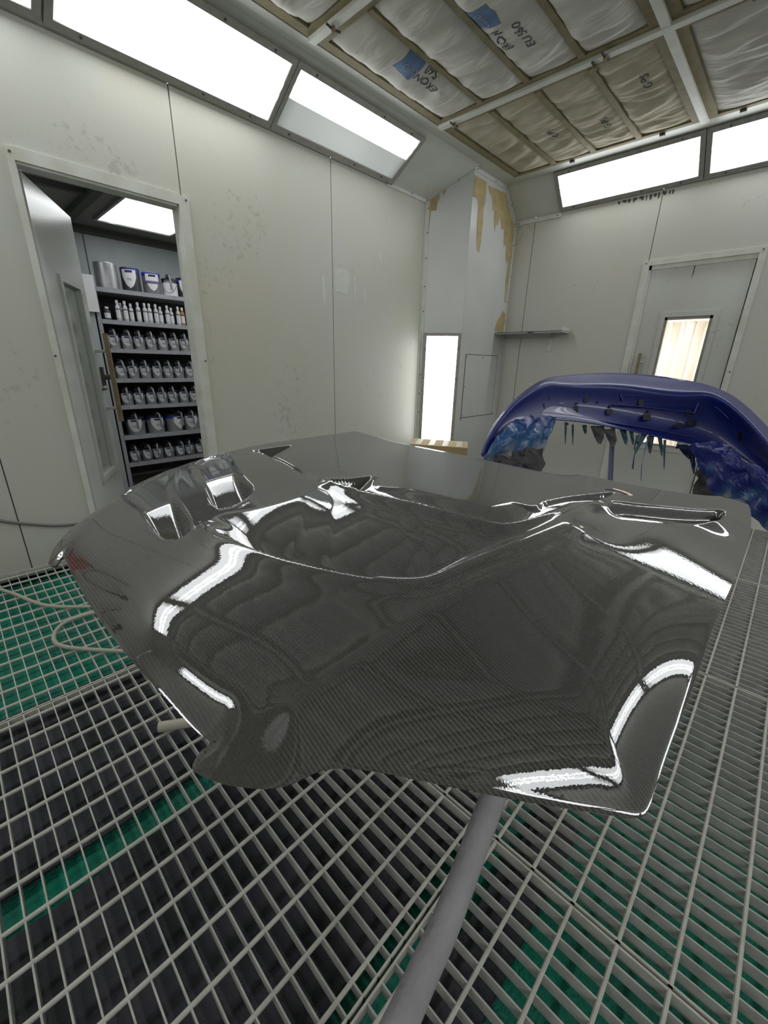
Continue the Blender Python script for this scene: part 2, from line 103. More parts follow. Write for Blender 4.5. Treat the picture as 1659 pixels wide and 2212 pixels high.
def diffuser_mat(name, strength, tubes, dark_below=0):
    """luminous pane; tubes behind it show as brighter bands along its length (object X), darker at the socket ends"""
    m, nt, b = nodes(name); L = nt.links.new
    def math_(op, a, bb=None):
        n = N(nt, 'ShaderNodeMath', operation=op)
        for i, x in enumerate((a, bb)):
            if x is None: continue
            if isinstance(x, (int, float)): n.inputs[i].default_value = x
            else: L(x, n.inputs[i])
        return n.outputs[0]
    tc = N(nt, 'ShaderNodeTexCoord'); sx = N(nt, 'ShaderNodeSeparateXYZ'); L(tc.outputs['Generated'], sx.inputs[0])
    y = sx.outputs[1]; x = sx.outputs[0]
    tot = None
    for t in tubes:
        g = math_('POWER', 2.718, math_('MULTIPLY', math_('POWER', math_('DIVIDE', math_('SUBTRACT', y, t), .04), 2.0), -1.0))
        tot = g if tot is None else math_('ADD', tot, g)
    ends = math_('MULTIPLY', math_('MINIMUM', math_('ADD', math_('DIVIDE', x, .09), .25), 1.0), math_('MINIMUM', math_('ADD', math_('DIVIDE', math_('SUBTRACT', 1.0, x), .09), .25), 1.0))
    if dark_below: lit = math_('MINIMUM', math_('MAXIMUM', math_('DIVIDE', math_('SUBTRACT', y, dark_below), .05), .035), 1.0)
    else: lit = 1.0
    val = math_('MULTIPLY', math_('ADD', math_('MULTIPLY', tot, 2.6), lit), ends)
    b.inputs['Base Color'].default_value = (.75, .8, .78, 1); b.inputs['Roughness'].default_value = .25
    b.inputs['Emission Color'].default_value = (.96, .99, 1, 1)
    L(math_('MULTIPLY', val, strength), b.inputs['Emission Strength'])
    return m

M = {}
M['wall'] = wall_mat('booth_wall_paint', (.57, .572, .525), (.57, .53, .40), .42, .75)
M['wall_far'] = wall_mat('booth_far_wall_paint', (.55, .552, .51), (.54, .51, .40), .38, .6)
M['soffit'] = mat('soffit_paint', (.60, .61, .56), .4, var=.08)
M['column'] = mat('column_steel_sheet', (.62, .63, .62), .28, var=.06, vscale=3)
M['peel'] = mat('bare_tan_primer', (.50, .40, .20), .7, var=.25, vscale=14)
M['trim'] = mat('white_trim', (.68, .69, .65), .4, var=.12, vscale=12)
M['trim_worn'] = mat('worn_door_trim', (.68, .69, .65), .45, c2=(.58, .57, .49), vscale=7)
M['screw'] = mat('dark_screw', (.10, .09, .08), .5, metal=.6)
M['gap'] = mat('dark_gap', (.08, .08, .07), .8)
M['lframe'] = mat('light_frame_grey', (.34, .33, .30), .45, var=.2, vscale=20)
M['tan'] = mat('tan_filter_frame', (.33, .28, .165), .7, var=.25, vscale=12)
M['bar'] = mat('white_ceiling_bar', (.80, .81, .76), .45, var=.12, vscale=10)
def fabric(name, c, c2):
    m = mat(name, c, .95, c2=c2, vscale=5)
    nt = m.node_tree; b = nt.nodes['Principled BSDF']; L = nt.links.new
    tc = N(nt, 'ShaderNodeTexCoord'); mp = N(nt, 'ShaderNodeMapping'); mp.inputs['Scale'].default_value = (4, 17, 4); mp.inputs['Rotation'].default_value = (0, 0, .25)
    no = N(nt, 'ShaderNodeTexNoise'); no.inputs['Scale'].default_value = 1; no.inputs['Detail'].default_value = 5; no.inputs['Distortion'].default_value = .6
    bp = N(nt, 'ShaderNodeBump'); bp.inputs['Strength'].default_value = .5; bp.inputs['Distance'].default_value = .035
    L(tc.outputs['Object'], mp.inputs['Vector']); L(mp.outputs['Vector'], no.inputs['Vector']); L(no.outputs['Fac'], bp.inputs['Height']); L(bp.outputs['Normal'], b.inputs['Normal'])
    return m
M['pad'] = fabric('filter_fabric_white', (.68, .66, .61), (.60, .58, .54))
M['pad_tan'] = fabric('filter_fabric_browned', (.62, .57, .46), (.48, .42, .31))
M['label_blue'] = mat('blue_print', (.13, .22, .40), .8)
M['ink'] = mat('grey_ink', (.17, .18, .22), .8)
M['ink_white'] = mat('white_print', (.62, .64, .66), .8)
M['galv'] = mat('galvanised_steel', (.50, .49, .46), .55, metal=.0, var=.25, vscale=30)
M['galv_rod'] = mat('galvanised_rod', (.56, .55, .49), .5, metal=.0, var=.2, vscale=30)
M['green'] = mat('green_filter_mat', (.010, .30, .19), .95, c2=(.05, .23, .17), vscale=4, bump=.8, bscale=110)
M['dark_mat'] = mat('paint_loaded_mat', (.085, .083, .098), .95, c2=(.035, .04, .042), vscale=7, bump=1, bscale=60)
M['pit'] = mat('pit_concrete', (.03, .03, .03), .9)
M['carbon'] = carbon_mat()
M['under'] = mat('raw_underside', (.025, .025, .025), .5)
M['masked_tube'] = mat('masked_stand_tube', (.36, .34, .36), .85, var=.2, vscale=9, bump=.4, bscale=60)
M['beige'] = mat('beige_tube', (.48, .46, .38), .7, var=.15)
M['blue'] = mat('royal_blue_paint', (.003, .012, .145), .4, metal=.0, coat=.3, bump=.12, bscale=7)
M['dark'] = mat('black_recess', (.008, .009, .012), .6)
M['hose'] = mat('beige_air_hose', (.42, .40, .33), .6, var=.1)
M['hose_grey'] = mat('grey_cable', (.15, .14, .13), .6)
M['card'] = mat('cardboard', (.50, .38, .20), .85, var=.1)
M['card_tape'] = mat('brown_patterned_tape', (.62, .55, .45), .5)
M['wood'] = mat('worn_wooden_bar', (.30, .23, .13), .6, var=.35, vscale=25)
M['door'] = wall_mat('door_paint', (.53, .54, .51), (.47, .45, .37), .2, .4)
M['mix_wall'] = mat('mixing_room_wall', (.36, .40, .40), .6, var=.1)
M['mix_ceiling'] = mat('mixing_room_ceiling', (.22, .21, .20), .7)
M['shelf'] = mat('grey_shelf_steel', (.34, .34, .37), .45, var=.2, vscale=15)
M['shelf_back'] = mat('black_shelf_back', (.02, .02, .022), .6)
M['tin'] = mat('bare_tin', (.42, .42, .43), .35, metal=.7, var=.15)
M['tin_black'] = mat('dark_printed_tin', (.035, .032, .036), .35)
M['tin_grey'] = mat('grey_printed_tin', (.16, .15, .17), .4)
M['lid'] = mat('black_mixing_lid', (.018, .018, .02), .4)
M['lever'] = mat('grey_pour_lever', (.20, .21, .23), .4)
M['band'] = mat('blue_can_band', (.02, .035, .30), .4)
M['band_dark'] = mat('navy_can_band', (.012, .014, .06), .4)
M['label'] = mat('white_paper_label', (.68, .68, .69), .6, var=.06)
M['purple'] = mat('purple_stripe', (.14, .08, .22), .5)
M['bottle'] = mat('silver_bottle', (.55, .55, .56), .3, metal=.35, var=.2)
M['bottle_dark'] = mat('dark_bottle', (.06, .05, .05), .3)
M['cap'] = mat('white_cap', (.72, .72, .73), .4)
M['amber'] = mat('amber_toner', (.35, .16, .04), .4)
M['sheet'] = mat('translucent_corrugated_sheet', (.86, .78, .74), .6, var=.12, vscale=3)
M['cream'] = mat('cream_timber', (.62, .56, .40), .6)
M['bracket'] = mat('white_bracket', (.60, .61, .58), .4)
M['steel_grey'] = mat('shelf_plank_steel', (.30, .31, .31), .35, metal=.3)
g, nt, b = nodes('window_glass')
b.inputs['Base Color'].default_value = (1, 1, 1, 1); b.inputs['Roughness'].default_value = 0; b.inputs['Transmission Weight'].default_value = 1; b.inputs['IOR'].default_value = 1.02
M['glass'] = g
g, nt, b = nodes('dusty_door_glass')
b.inputs['Base Color'].default_value = (.30, .33, .30, 1); b.inputs['Roughness'].default_value = .15
M['dusty_glass'] = g
def mask_mat(name, top, bot, z0, z1, nz=.35):
    m, nt, b = nodes(name); L = nt.links.new
    tc = N(nt, 'ShaderNodeTexCoord'); sx = N(nt, 'ShaderNodeSeparateXYZ'); L(tc.outputs['Object'], sx.inputs[0])
    no = N(nt, 'ShaderNodeTexNoise'); no.inputs['Scale'].default_value = 9; no.inputs['Detail'].default_value = 5
    L(tc.outputs['Object'], no.inputs['Vector'])
    mr = N(nt, 'ShaderNodeMapRange'); mr.inputs['From Min'].default_value = z0; mr.inputs['From Max'].default_value = z1
    ad = N(nt, 'ShaderNodeMath', operation='MULTIPLY_ADD'); ad.inputs[1].default_value = nz; L(no.outputs['Fac'], ad.inputs[0])
    L(sx.outputs[2], ad.inputs[2]); L(ad.outputs[0], mr.inputs['Value'])
    cr = N(nt, 'ShaderNodeValToRGB'); e = cr.color_ramp.elements
    e[0].color = (*bot, 1); e[1].color = (.006, .014, .15, 1); x = e.new(.45); x.color = (*top, 1)
    L(mr.outputs['Result'], cr.inputs['Fac']); L(cr.outputs['Color'], b.inputs['Base Color'])
    b.inputs['Roughness'].default_value = .32
    return m
M['masking'] = mask_mat('overspray_masking_paper', (.025, .11, .27), (.30, .28, .25), .83, 1.12)
M['masking_r'] = mask_mat('overspray_masking_paper_right', (.02, .08, .22), (.27, .25, .20), .72, 1.02, .8)
M['rag'] = mat('grey_brown_masking_rag', (.11, .10, .10), .9, c2=(.045, .05, .065), vscale=12, bump=.5)
M['tape_teal'] = mat('teal_tape', (.04, .10, .13), .7)
M['tape_blue'] = mat('light_blue_tape', (.06, .20, .38), .7)
M['tape_navy'] = mat('navy_painted_tape', (.012, .022, .09), .6)
M['pole'] = mat('blue_grey_pole', (.10, .12, .19), .5)

# ------------------------------------------------------------------ geometry helpers
class G:
    def __init__(s): s.v = []; s.f = []; s.m = []; s.mats = []; s.sm = []
    def mi(s, m):
        if m not in s.mats: s.mats.append(m)
        return s.mats.index(m)
    def add(s, vs, fs, m, smooth=False):
        o = len(s.v); s.v += [tuple(p) for p in vs]; k = s.mi(m)
        for f in fs: s.f.append(tuple(i+o for i in f)); s.m.append(k); s.sm.append(smooth)
        return s
    def box(s, a, b, m):
        x0, y0, z0 = a; x1, y1, z1 = b
        x0, x1 = min(x0, x1), max(x0, x1); y0, y1 = min(y0, y1), max(y0, y1); z0, z1 = min(z0, z1), max(z0, z1)
        v = [(x0,y0,z0),(x1,y0,z0),(x1,y1,z0),(x0,y1,z0),(x0,y0,z1),(x1,y0,z1),(x1,y1,z1),(x0,y1,z1)]
        return s.add(v, [(0,3,2,1),(4,5,6,7),(0,1,5,4),(1,2,6,5),(2,3,7,6),(3,0,4,7)], m)
    def slab(s, P, n, t, m):
        """extrude a convex/concave polygon P (3d) by thickness t along n"""
        P = [Vector(p) for p in P]; n = Vector(n).normalized()*t; k = len(P)
        v = P + [p+n for p in P]
        f = [tuple(range(k))[::-1], tuple(range(k, 2*k))] + [(i, (i+1) % k, k+(i+1) % k, k+i) for i in range(k)]
        return s.add(v, f, m)
    def obox(s, o, ux, uy, uz, m):
        """box from corner o with edge vectors"""
        o, ux, uy, uz = map(Vector, (o, ux, uy, uz))
        v = [o, o+ux, o+ux+uy, o+uy, o+uz, o+ux+uz, o+ux+uy+uz, o+uy+uz]
        return s.add(v, [(0,3,2,1),(4,5,6,7),(0,1,5,4),(1,2,6,5),(2,3,7,6),(3,0,4,7)], m)
    def tube(s, path, r, m, n=12, cap=True):
        P = [Vector(p) for p in path]; R = r if isinstance(r, (list, tuple)) else [r]*len(P)
        rings = []; up = Vector((0, 0, 1)); prev = None
        for i, p in enumerate(P):
            t = (P[min(i+1, len(P)-1)]-P[max(i-1, 0)]).normalized()
            a = prev if prev is not None else (up.cross(t) if abs(t.z) < .95 else Vector((1, 0, 0)).cross(t))
            a = (a - t*a.dot(t)).normalized(); prev = a; bb = t.cross(a)
            rings.append([p + (a*math.cos(2*PI*k/n) + bb*math.sin(2*PI*k/n))*R[i] for k in range(n)])
        v = [q for rr in rings for q in rr]; f = []
        for i in range(len(P)-1):
            for k in range(n): f.append((i*n+k, i*n+(k+1) % n, (i+1)*n+(k+1) % n, (i+1)*n+k))
        s.add(v, f, m, True)
        if cap:
            s.add(rings[0], [tuple(range(n))[::-1]], m); s.add(rings[-1], [tuple(range(n))], m)
        return s
    def lathe(s, c, prof, m, n=24, mats=None, a0=0, a1=2*PI):
        """prof: list of (r,z); mats optional per segment"""
        full = abs(a1-a0-2*PI) < 1e-6; kk = n if full else n+1
        for i in range(len(prof)-1):
            (r0, z0), (r1, z1) = prof[i], prof[i+1]; v = []
            for k in range(kk):
                a = a0+(a1-a0)*k/n; ca, sa = math.cos(a), math.sin(a)
                v += [(c[0]+r0*ca, c[1]+r0*sa, c[2]+z0), (c[0]+r1*ca, c[1]+r1*sa, c[2]+z1)]
            f = [(2*k, 2*((k+1) % kk), 2*((k+1) % kk)+1, 2*k+1) for k in range(n)]
            s.add(v, f, mats[i] if mats else m, True)
        return s
    def obj(s, name, parent=None, loc=None, merge=False):
        me = bpy.data.meshes.new(name); me.from_pydata(s.v, [], s.f)
        for m in s.mats: me.materials.append(m)
        me.polygons.foreach_set('material_index', s.m); me.polygons.foreach_set('use_smooth', s.sm); me.update()
        o = bpy.data.objects.new(name, me); COL.objects.link(o)
        if loc is not None:
            L = Vector(loc); me.transform(Matrix.Translation(-L)); o.location = L
        if parent is not None:
            o.parent = parent
            if loc is None and parent.location.length > 0: me.transform(Matrix.Translation(-Vector(parent.location)))
            elif loc is not None: o.location = Vector(loc)-Vector(parent.location)
        return o

def thing(name, label, cat, loc=(0, 0, 0), group=None):
    o = bpy.data.objects.new(name, None); COL.objects.link(o); o.location = loc; o.empty_display_size = .05
    return tag(o, label, cat, group)
def tag(o, label, cat, group=None):
    o['label'] = label; o['category'] = cat
    if group: o['group'] = group
    return o
def struct(o, label=None):
    o['kind'] = 'structure'
    if label: o['label'] = label; 
    return o
def spline(P, k=6, closed=False):
    P = [Vector(p) for p in P]; n = len(P); out = []
    rng = range(n) if closed else range(n-1)
    for i in rng:
        p0 = P[(i-1) % n] if closed or i > 0 else P[0]; p1 = P[i]; p2 = P[(i+1) % n]; p3 = P[(i+2) % n] if closed or i+2 < n else P[-1]
        for j in range(k):
            t = j/k; out.append(.5*((2*p1)+(p2-p0)*t+(2*p0-5*p1+4*p2-p3)*t*t+(3*p1-p0-3*p2+p3)*t**3))
    if not closed: out.append(P[-1])
    return out
def text(s, name, o, right, up, size, m, parent):
    cu = bpy.data.curves.new(name, 'FONT'); cu.body = s; cu.size = size; cu.extrude = .0004; cu.align_x = 'LEFT'
    cu.materials.append(m); ob = bpy.data.objects.new(name, cu); COL.objects.link(ob)
    r = Vector(right).normalized(); u = Vector(up).normalized(); nn = r.cross(u)
    mt = Matrix((r, u, nn)).transposed().to_4x4(); mt.translation = Vector(o) - Vector(parent.location)
    dg = bpy.context.evaluated_depsgraph_get(); me = bpy.data.meshes.new_from_object(ob.evaluated_get(dg))
    bpy.data.objects.remove(ob); ob = bpy.data.objects.new(name, me); COL.objects.link(ob)
    ob.parent = parent; ob.matrix_local = mt
    return ob

# ------------------------------------------------------------------ room dimensions
XL, XR, YF, YB, ZC = -3.02, 2.5, 4.745, -2.6, 2.928
ZW = 2.675                 # where the walls turn into the sloped light soffit
SX, SY = -2.61, 4.486      # soffit meets ceiling
P0 = Vector((-3.02, 3.676, 0)); P1 = Vector((-2.652, 3.88, 0)); X2 = -2.652
DOOR = (.506, 1.275, 2.09)

# wall_left : panels with 5 mm joints, doorway cut out
g = G(); T = .05; seams = [-2.6, -1.06, .139, 1.298, 2.482, 3.676]
for a, b in zip(seams[:-1], seams[1:]):
    a2, b2 = a+.003, b-.003
    if a2 < DOOR[0] and b2 > DOOR[1]:
        g.box((XL-T, a2, 0), (XL, DOOR[0], ZW), M['wall']); g.box((XL-T, DOOR[1], 0), (XL, b2, ZW), M['wall']); g.box((XL-T, DOOR[0], DOOR[2]), (XL, DOOR[1], ZW), M['wall'])
    else: g.box((XL-T, a2, 0), (XL, b2, ZW), M['wall'])
g.box((XL-T, YB, ZW-.06), (XL-.004, 3.676, ZW), M['gap'])
for s_ in seams[1:-1]: g.box((XL-T, s_-.004, 0), (XL-.004, s_+.004, ZW), M['gap'])
M['touch'] = mat('white_touch_up_paint', (.66, .67, .63), .5, var=.08, vscale=15)
def wp(pts_): g.slab([(XL+.0004, y, z) for y, z in pts_], (1, 0, 0), .0008, M['touch'])
wp([(2.50, 1.93), (2.60, 1.95), (2.66, 1.93), (2.67, 1.86), (2.655, 1.80), (2.64, 1.76), (2.60, 1.75), (2.56, 1.77), (2.52, 1.76), (2.495, 1.80)])
wp([(2.715, 1.90), (2.735, 1.91), (2.742, 1.80), (2.738, 1.70), (2.726, 1.71), (2.722, 1.80)])
wp([(2.835, 1.82), (2.85, 1.83), (2.853, 1.72), (2.842, 1.71)])
wp([(2.36, 1.86), (2.40, 1.87), (2.405, 1.66), (2.385, 1.64), (2.37, 1.74)])
wp([(3.0, 2.16), (3.05, 2.14), (3.06, 2.06), (3.02, 2.08)])
struct(g.obj('wall_left'))
# wall_far with closed door opening and its window hole
g = G(); fs = [X2, -2.43, -1.276, -.10, 1.08, XR]; FD = (-1.259, -.496, 2.09)
def ypanel(a, b, z0, z1, m=None): g.box((a, YF, z0), (b, YF+T, z1), m or M['wall_far'])
for a, b in zip(fs[:-1], fs[1:]):
    a2, b2 = a+.003, b-.003
    if a2 < FD[0] and b2 > FD[1]:
        ypanel(a2, FD[0], 0, ZW); ypanel(FD[1], b2, 0, ZW); ypanel(FD[0], FD[1], FD[2], ZW)
    else: ypanel(a2, b2, 0, ZW)
for s_ in fs[1:-1]: g.box((s_-.004, YF+.005, 0 if s_ != -1.276 else 2.13), (s_+.004, YF+T, ZW), M['gap'])
struct(g.obj('wall_far'))
g = G(); g.box((XR, YB, 0), (XR+T, YF, ZC), M['wall_far']); struct(g.obj('wall_right'))
g = G(); g.box((XL, YB-T, 0), (XR, YB, ZC), M['wall_far']); struct(g.obj('wall_back'))

# sloped soffits
def soffit(name, quad, n):
    g = G(); g.slab(quad, n, .02, M['soffit']); return struct(g.obj(name))
sl = Vector((SX-XL, 0, ZC-ZW)).normalized(); nl = Vector((0, 1, 0)).cross(sl).normalized()   # left slope dir / outward normal
if nl.x < 0: nl = -nl
soffit('trim_1', [(XL, YB, ZW), (XL, 3.676, ZW), (X2+.02, 3.88, ZC-.015), (SX, 3.9, ZC), (SX, YB, ZC)], -nl)
sf = Vector((0, SY-YF, ZC-ZW)).normalized(); nf = Vector((1, 0, 0)).cross(sf).normalized()
if nf.y > 0: nf = -nf
soffit('trim_2', [(X2, YF, ZW), (XR-.4, YF, ZW), (XR-.4, SY, ZC), (X2, SY, ZC)], -nf)
soffit('trim_3', [(XR, YB, ZW), (XR, YF, ZW), (XR-.41, YF, ZC), (XR-.41, YB, ZC)], Vector((1, 0, 1)))
soffit('trim_4', [(XL, YB, ZW), (XR, YB, ZW), (XR, YB+.26, ZC), (XL, YB+.26, ZC)], Vector((0, -1, 1)))

# corner column: angled light panel P0-P1 and side sheet at X2
g = G()
top = ZC
ang = (P1-P0).normalized(); an = Vector((ang.y, -ang.x, 0))
def lift(p, z): return (p.x, p.y, z)
g.slab([lift(P0, 0), lift(P1, 0), lift(P1, ZC), lift(P0, ZW+.01)], -an, .03, M['column'])
pa = P0 + ang*.012; 
def onP(s, z, off=.0015): q = P0+ang*s+an*off; return (q.x, q.y, z)
# peeled paint, angled sheet (thin layer of exposed primer)
g.slab([onP(.025, 2.70), onP(.11, 2.755), onP(.115, 2.70), onP(.095, 2.66), onP(.09, 2.60), onP(.035, 2.60), onP(.028, 2.50), onP(.022, 2.40), onP(.012, 2.40)], an, .001, M['peel'])
g.slab([onP(.13, 2.775), onP(.17, 2.80), onP(.21, 2.83), onP(.215, 2.80), onP(.18, 2.775), onP(.16, 2.73), onP(.14, 2.72)], an, .001, M['peel'])
g.slab([onP(.25, 2.86), onP(.29, 2.875), onP(.35, 2.885), onP(.35, 2.86), onP(.31, 2.86), onP(.29, 2.82), onP(.265, 2.83)], an, .001, M['peel'])
struct(g.obj('wall_column_front'))
g = G()
g.box((X2-.02, 3.882, 0), (X2, YF, ZC), M['column'])
def onQ(y, z): return (X2+.0015, y, z)
edge = [(4.49, 2.90), (4.70, 2.68)]
peelA = [(3.886, 2.86), (4.10, 2.86), (4.105, 2.70), (4.085, 2.66), (4.085, 2.60), (4.095, 2.50), (4.09, 2.38), (4.07, 2.27), (4.03, 2.29), (4.01, 2.36), (3.995, 2.5), (3.995, 2.62), (3.975, 2.68), (3.94, 2.70), (3.886, 2.69)]
peelB = [(4.13, 2.84), (4.30, 2.85), (4.47, 2.86), (4.62, 2.70), (4.71, 2.63), (4.72, 2.40), (4.71, 2.10), (4.70, 1.88), (4.68, 1.90), (4.67, 2.02), (4.655, 2.10), (4.66, 2.22), (4.645, 2.30), (4.615, 2.26), (4.60, 2.32), (4.585, 2.42), (4.56, 2.43), (4.535, 2.40), (4.52, 2.50), (4.50, 2.57), (4.46, 2.54), (4.43, 2.60), (4.40, 2.66), (4.37, 2.56), (4.345, 2.58), (4.325, 2.50), (4.30, 2.56), (4.28, 2.68), (4.25, 2.66), (4.235, 2.74), (4.20, 2.78), (4.16, 2.80)]
peelC = [(4.70, 1.78), (4.66, 1.80), (4.63, 1.74), (4.56, 1.68), (4.52, 1.58), (4.72, 1.565), (4.72, 1.78)]
for pl in (peelA, peelB, peelC): g.slab([onQ(*p) for p in pl], (1, 0, 0), .001, M['peel'])
struct(g.obj('wall_column_side'))

# trims with screws
def screws(pts, parent):
    for p, n in pts:
        gg = G(); p = Vector(p); n = Vector(n).normalized(); gg.tube([p, p+n*.003], .006, M['screw'], 8); gg.obj('screw', parent)
g = G(); g.obox((XL, 3.10, ZW-.02), (.012, 0, 0), (0, .575, 0), (0, 0, .035), M['trim']); t5 = struct(g.obj('trim_5')); screws([((XL+.012, 3.15, ZW), (1, 0, 0)), ((XL+.012, 3.42, ZW), (1, 0, 0)), ((XL+.012, 3.65, ZW), (1, 0, 0))], t5)
g = G(); g.obox((X2, YF-.012, ZW-.045), (.5, 0, 0), (0, .012, 0), (0, 0, .035), M['trim']); t6 = struct(g.obj('trim_6')); screws([((X2+x, YF-.012, ZW-.03), (0, -1, 0)) for x in (.04, .46)], t6)
g = G(); q = P0+an*.002; g.obox((XL+.001, 3.64, .3), (.006, 0, 0), (0, .036, 0), (0, 0, 2.37), M['trim']); g.obox(q, ang*.022, an*.004, (0, 0, 2.67), M['trim_worn']); t7 = struct(g.obj('trim_7'))
screws([((q+ang*.011+an*.004)+Vector((0, 0, z)), an) for z in (2.62, 2.42, 2.2, 1.95, 1.72, 1.1, .9, .7)], t7)
g = G(); g.obox((X2+.001, YF-.022, 0), (.006, 0, 0), (0, .022, 0), (0, 0, 2.66), M['trim']); g.slab([(X2+.001, SY-.01, ZC), (X2+.001, YF, ZW-.01), (X2+.001, YF, ZW-.05), (X2+.001, SY-.025, ZC-.035)], (1, 0, 0), .006, M['trim']); g.slab([(X2+.001, 3.885, ZC), (X2+.001, 4.47, ZC), (X2+.001, 4.47, ZC-.035), (X2+.001, 3.885, ZC-.035)], (1, 0, 0), .006, M['trim']); t8 = struct(g.obj('trim_8'))
screws([((X2+.007, y, z), (1, 0, 0)) for y, z in ((3.92, 2.91), (4.25, 2.905), (4.73, 2.45), (4.73, 2.15), (4.73, 1.9), (4.60, 2.79), (4.733, 1.69))], t8)

# ------------------------------------------------------------------ lights
dm = diffuser_mat('lit_pane', 4.7, (.42, .62))
dmh = diffuser_mat('half_lit_pane', 5.0, (.70, .86), .50)
dmv = diffuser_mat('vertical_lit_pane', 3.2, (.35, .65))
def light(o, u, v, n, L, W, label, m, group=None, fr=.035, name='ceiling_light', cat='light'):
    """o: corner, u: long dir, v: short dir, n: facing dir"""
    o, u, v, n = Vector(o), Vector(u).normalized(), Vector(v).normalized(), Vector(n).normalized()
    t = thing(name, label, cat, o, group)
    g = G()
    for a, b, c, d in ((0, 0, L, fr), (0, W-fr, L, fr), (0, fr, fr, W-2*fr), (L-fr, fr, fr, W-2*fr)):
        g.obox(o+u*a+v*b, u*c, v*d, n*.02, M['lframe'])
    g.obj('frame', t)
    # pane mesh: local x along u, y along v so that its bands follow the tubes
    me = bpy.data.meshes.new('pane'); l, w = L-2*fr, W-2*fr
    me.from_pydata([(0, 0, 0), (l, 0, 0), (l, w, 0), (0, w, 0)], [], [(0, 1, 2, 3)]); me.materials.append(m)
    p = bpy.data.objects.new('diffuser', me); COL.objects.link(p); p.parent = t
    mt = Matrix((u, v, u.cross(v))).transposed().to_4x4(); mt.translation = (u+v)*fr+n*.012; p.matrix_local = mt
    for k in range(4):
        for q in (0, 1):
            gg = G(); c = o+u*(L*(.12+.25*k))+v*(W-fr/2 if q else fr/2)+n*.02; gg.tube([c, c+n*.004], .006, M['screw'], 8)
            if k in (0, 2, 3): gg.obj('screw', t)
    return t
rowL = [(1.93+.006, dmh, 'sloped wall light with its lower tubes unlit, beside the peeling corner column'), (.732, dm, 'long lit panel light above the open doorway'), (-.49, dm, 'lit panel light cut off at the top left corner of the view')]
for y, m_, lb in rowL:
    light(Vector((XL, y, ZW))+sl*.022+nl*.001, (0, 1, 0), sl, nl, 1.212, .42, lb, m_)
for y in (-1.712,):
    light(Vector((XL, y, ZW))+sl*.022+nl*.001, (0, 1, 0), sl, nl, 1.212, .42, 'lit panel light high on the left wall behind the viewer', dm)
fx = [(-2.17, 'lit panel light above the sooty smudge on the far wall'), (-.988, 'lit panel light over the closed door, cut by the right picture edge'), (.194, 'lit panel light third from the corner column on the far wall')]
for x, lb in fx:
    light(Vector((x, YF, ZW))+sf*.012+nf*.001, (1, 0, 0), sf, nf, 1.176, .355, lb, dm)
sr = Vector((-.41, 0, ZC-ZW)).normalized(); nr = Vector((-sr.z, 0, sr.x)); 
if nr.z > 0: nr = -nr
for i, y in enumerate((3.1, 1.88, .66, -.56, -1.78)):
    light(Vector((XR, y, ZW))+sr*.022+nr*.001, (0, 1, 0), sr, nr, 1.212, .42, 'lit panel light in the row high on the right wall', dm, 'right wall panel lights')
sb = Vector((0, .26, ZC-ZW)).normalized(); nb = Vector((0, sb.z, -sb.y))
for i, x in enumerate((-2.2, -1.0, .2, 1.2)):
    light(Vector((x, YB, ZW))+sb*.012+nb*.001, (1, 0, 0), sb, nb, 1.17, .34, 'lit panel light in the row high on the back wall', dm, 'back wall panel lights')
light(P0+ang*.033+an*.002+Vector((0, 0, .325)), (0, 0, 1), ang, an, 1.19, .385, 'tall upright lit panel light set in the corner column', dmv, fr=.028, name='wall_light')

# ------------------------------------------------------------------ ceiling
g = G(); g.box((XL, YB, ZC+.10), (XR, YF, ZC+.13), M['tan'])
g.box((SX-.01, YB, ZC), (-2.505, 4.35, ZC+.02), M['soffit']); g.box((-2.70, 3.86, ZC), (SX-.01, YF, ZC+.02), M['soffit'])
g.box((SX-.01, 4.35, ZC), (XR, YF, ZC+.02), M['soffit']); g.box((2.02, YB, ZC), (XR, 4.35, ZC+.02), M['soffit']); g.box((-2.505, YB, ZC), (2.02, YB+.5, ZC+.02), M['soffit'])
struct(g.obj('ceiling'))
xb = [-2.495, -.988, .515, 2.02]; yb = [4.35, 3.139, 1.925, .72, -.49, -1.70]
for i, x in enumerate(xb[1:-1]):
    g = G(); g.box((x-.022, yb[-1], ZC-.02), (x+.022, 4.35, ZC+.01), M['bar'])
    tag(g.obj('ceiling_bar', loc=(x, yb[-1], ZC)), ['white ceiling bar running toward the seam between the far wall lights', 'white ceiling bar running lengthwise, further right than the one meeting the far light seam'][i], 'ceiling bar')
wl = ['white crosswise ceiling bar between browned and white filters', 'white crosswise ceiling bar at the top left picture edge', 'white crosswise ceiling bar behind the viewer']
for i, y in enumerate(yb[1:]):
    g = G(); g.box((xb[0]-.0, y-.022, ZC-.021), (2.02, y+.022, ZC+.01), M['bar'])
    o = g.obj('ceiling_bar', loc=(xb[0], y, ZC))
    tag(o, wl[min(i, 2)], 'ceiling bar', 'crosswise ceiling bars behind the viewer' if i >= 2 else None)
def padz(x, y, x0, x1, y0, y1, seed, droop):
    a, b = (x-x0)/(x1-x0), (y-y0)/(y1-y0)
    e = (1-(2*a-1)**4)*(1-(2*b-1)**8)
    w = mn.noise(Vector((x*2.2+seed, y*9+seed+x*3, 0)))*.026+mn.noise(Vector((x*5+seed, y*21, 3)))*.013+abs(mn.noise(Vector((x*1.5+seed*3, y*6, 7))))*-.018
    return ZC+.016-e*(droop+w)
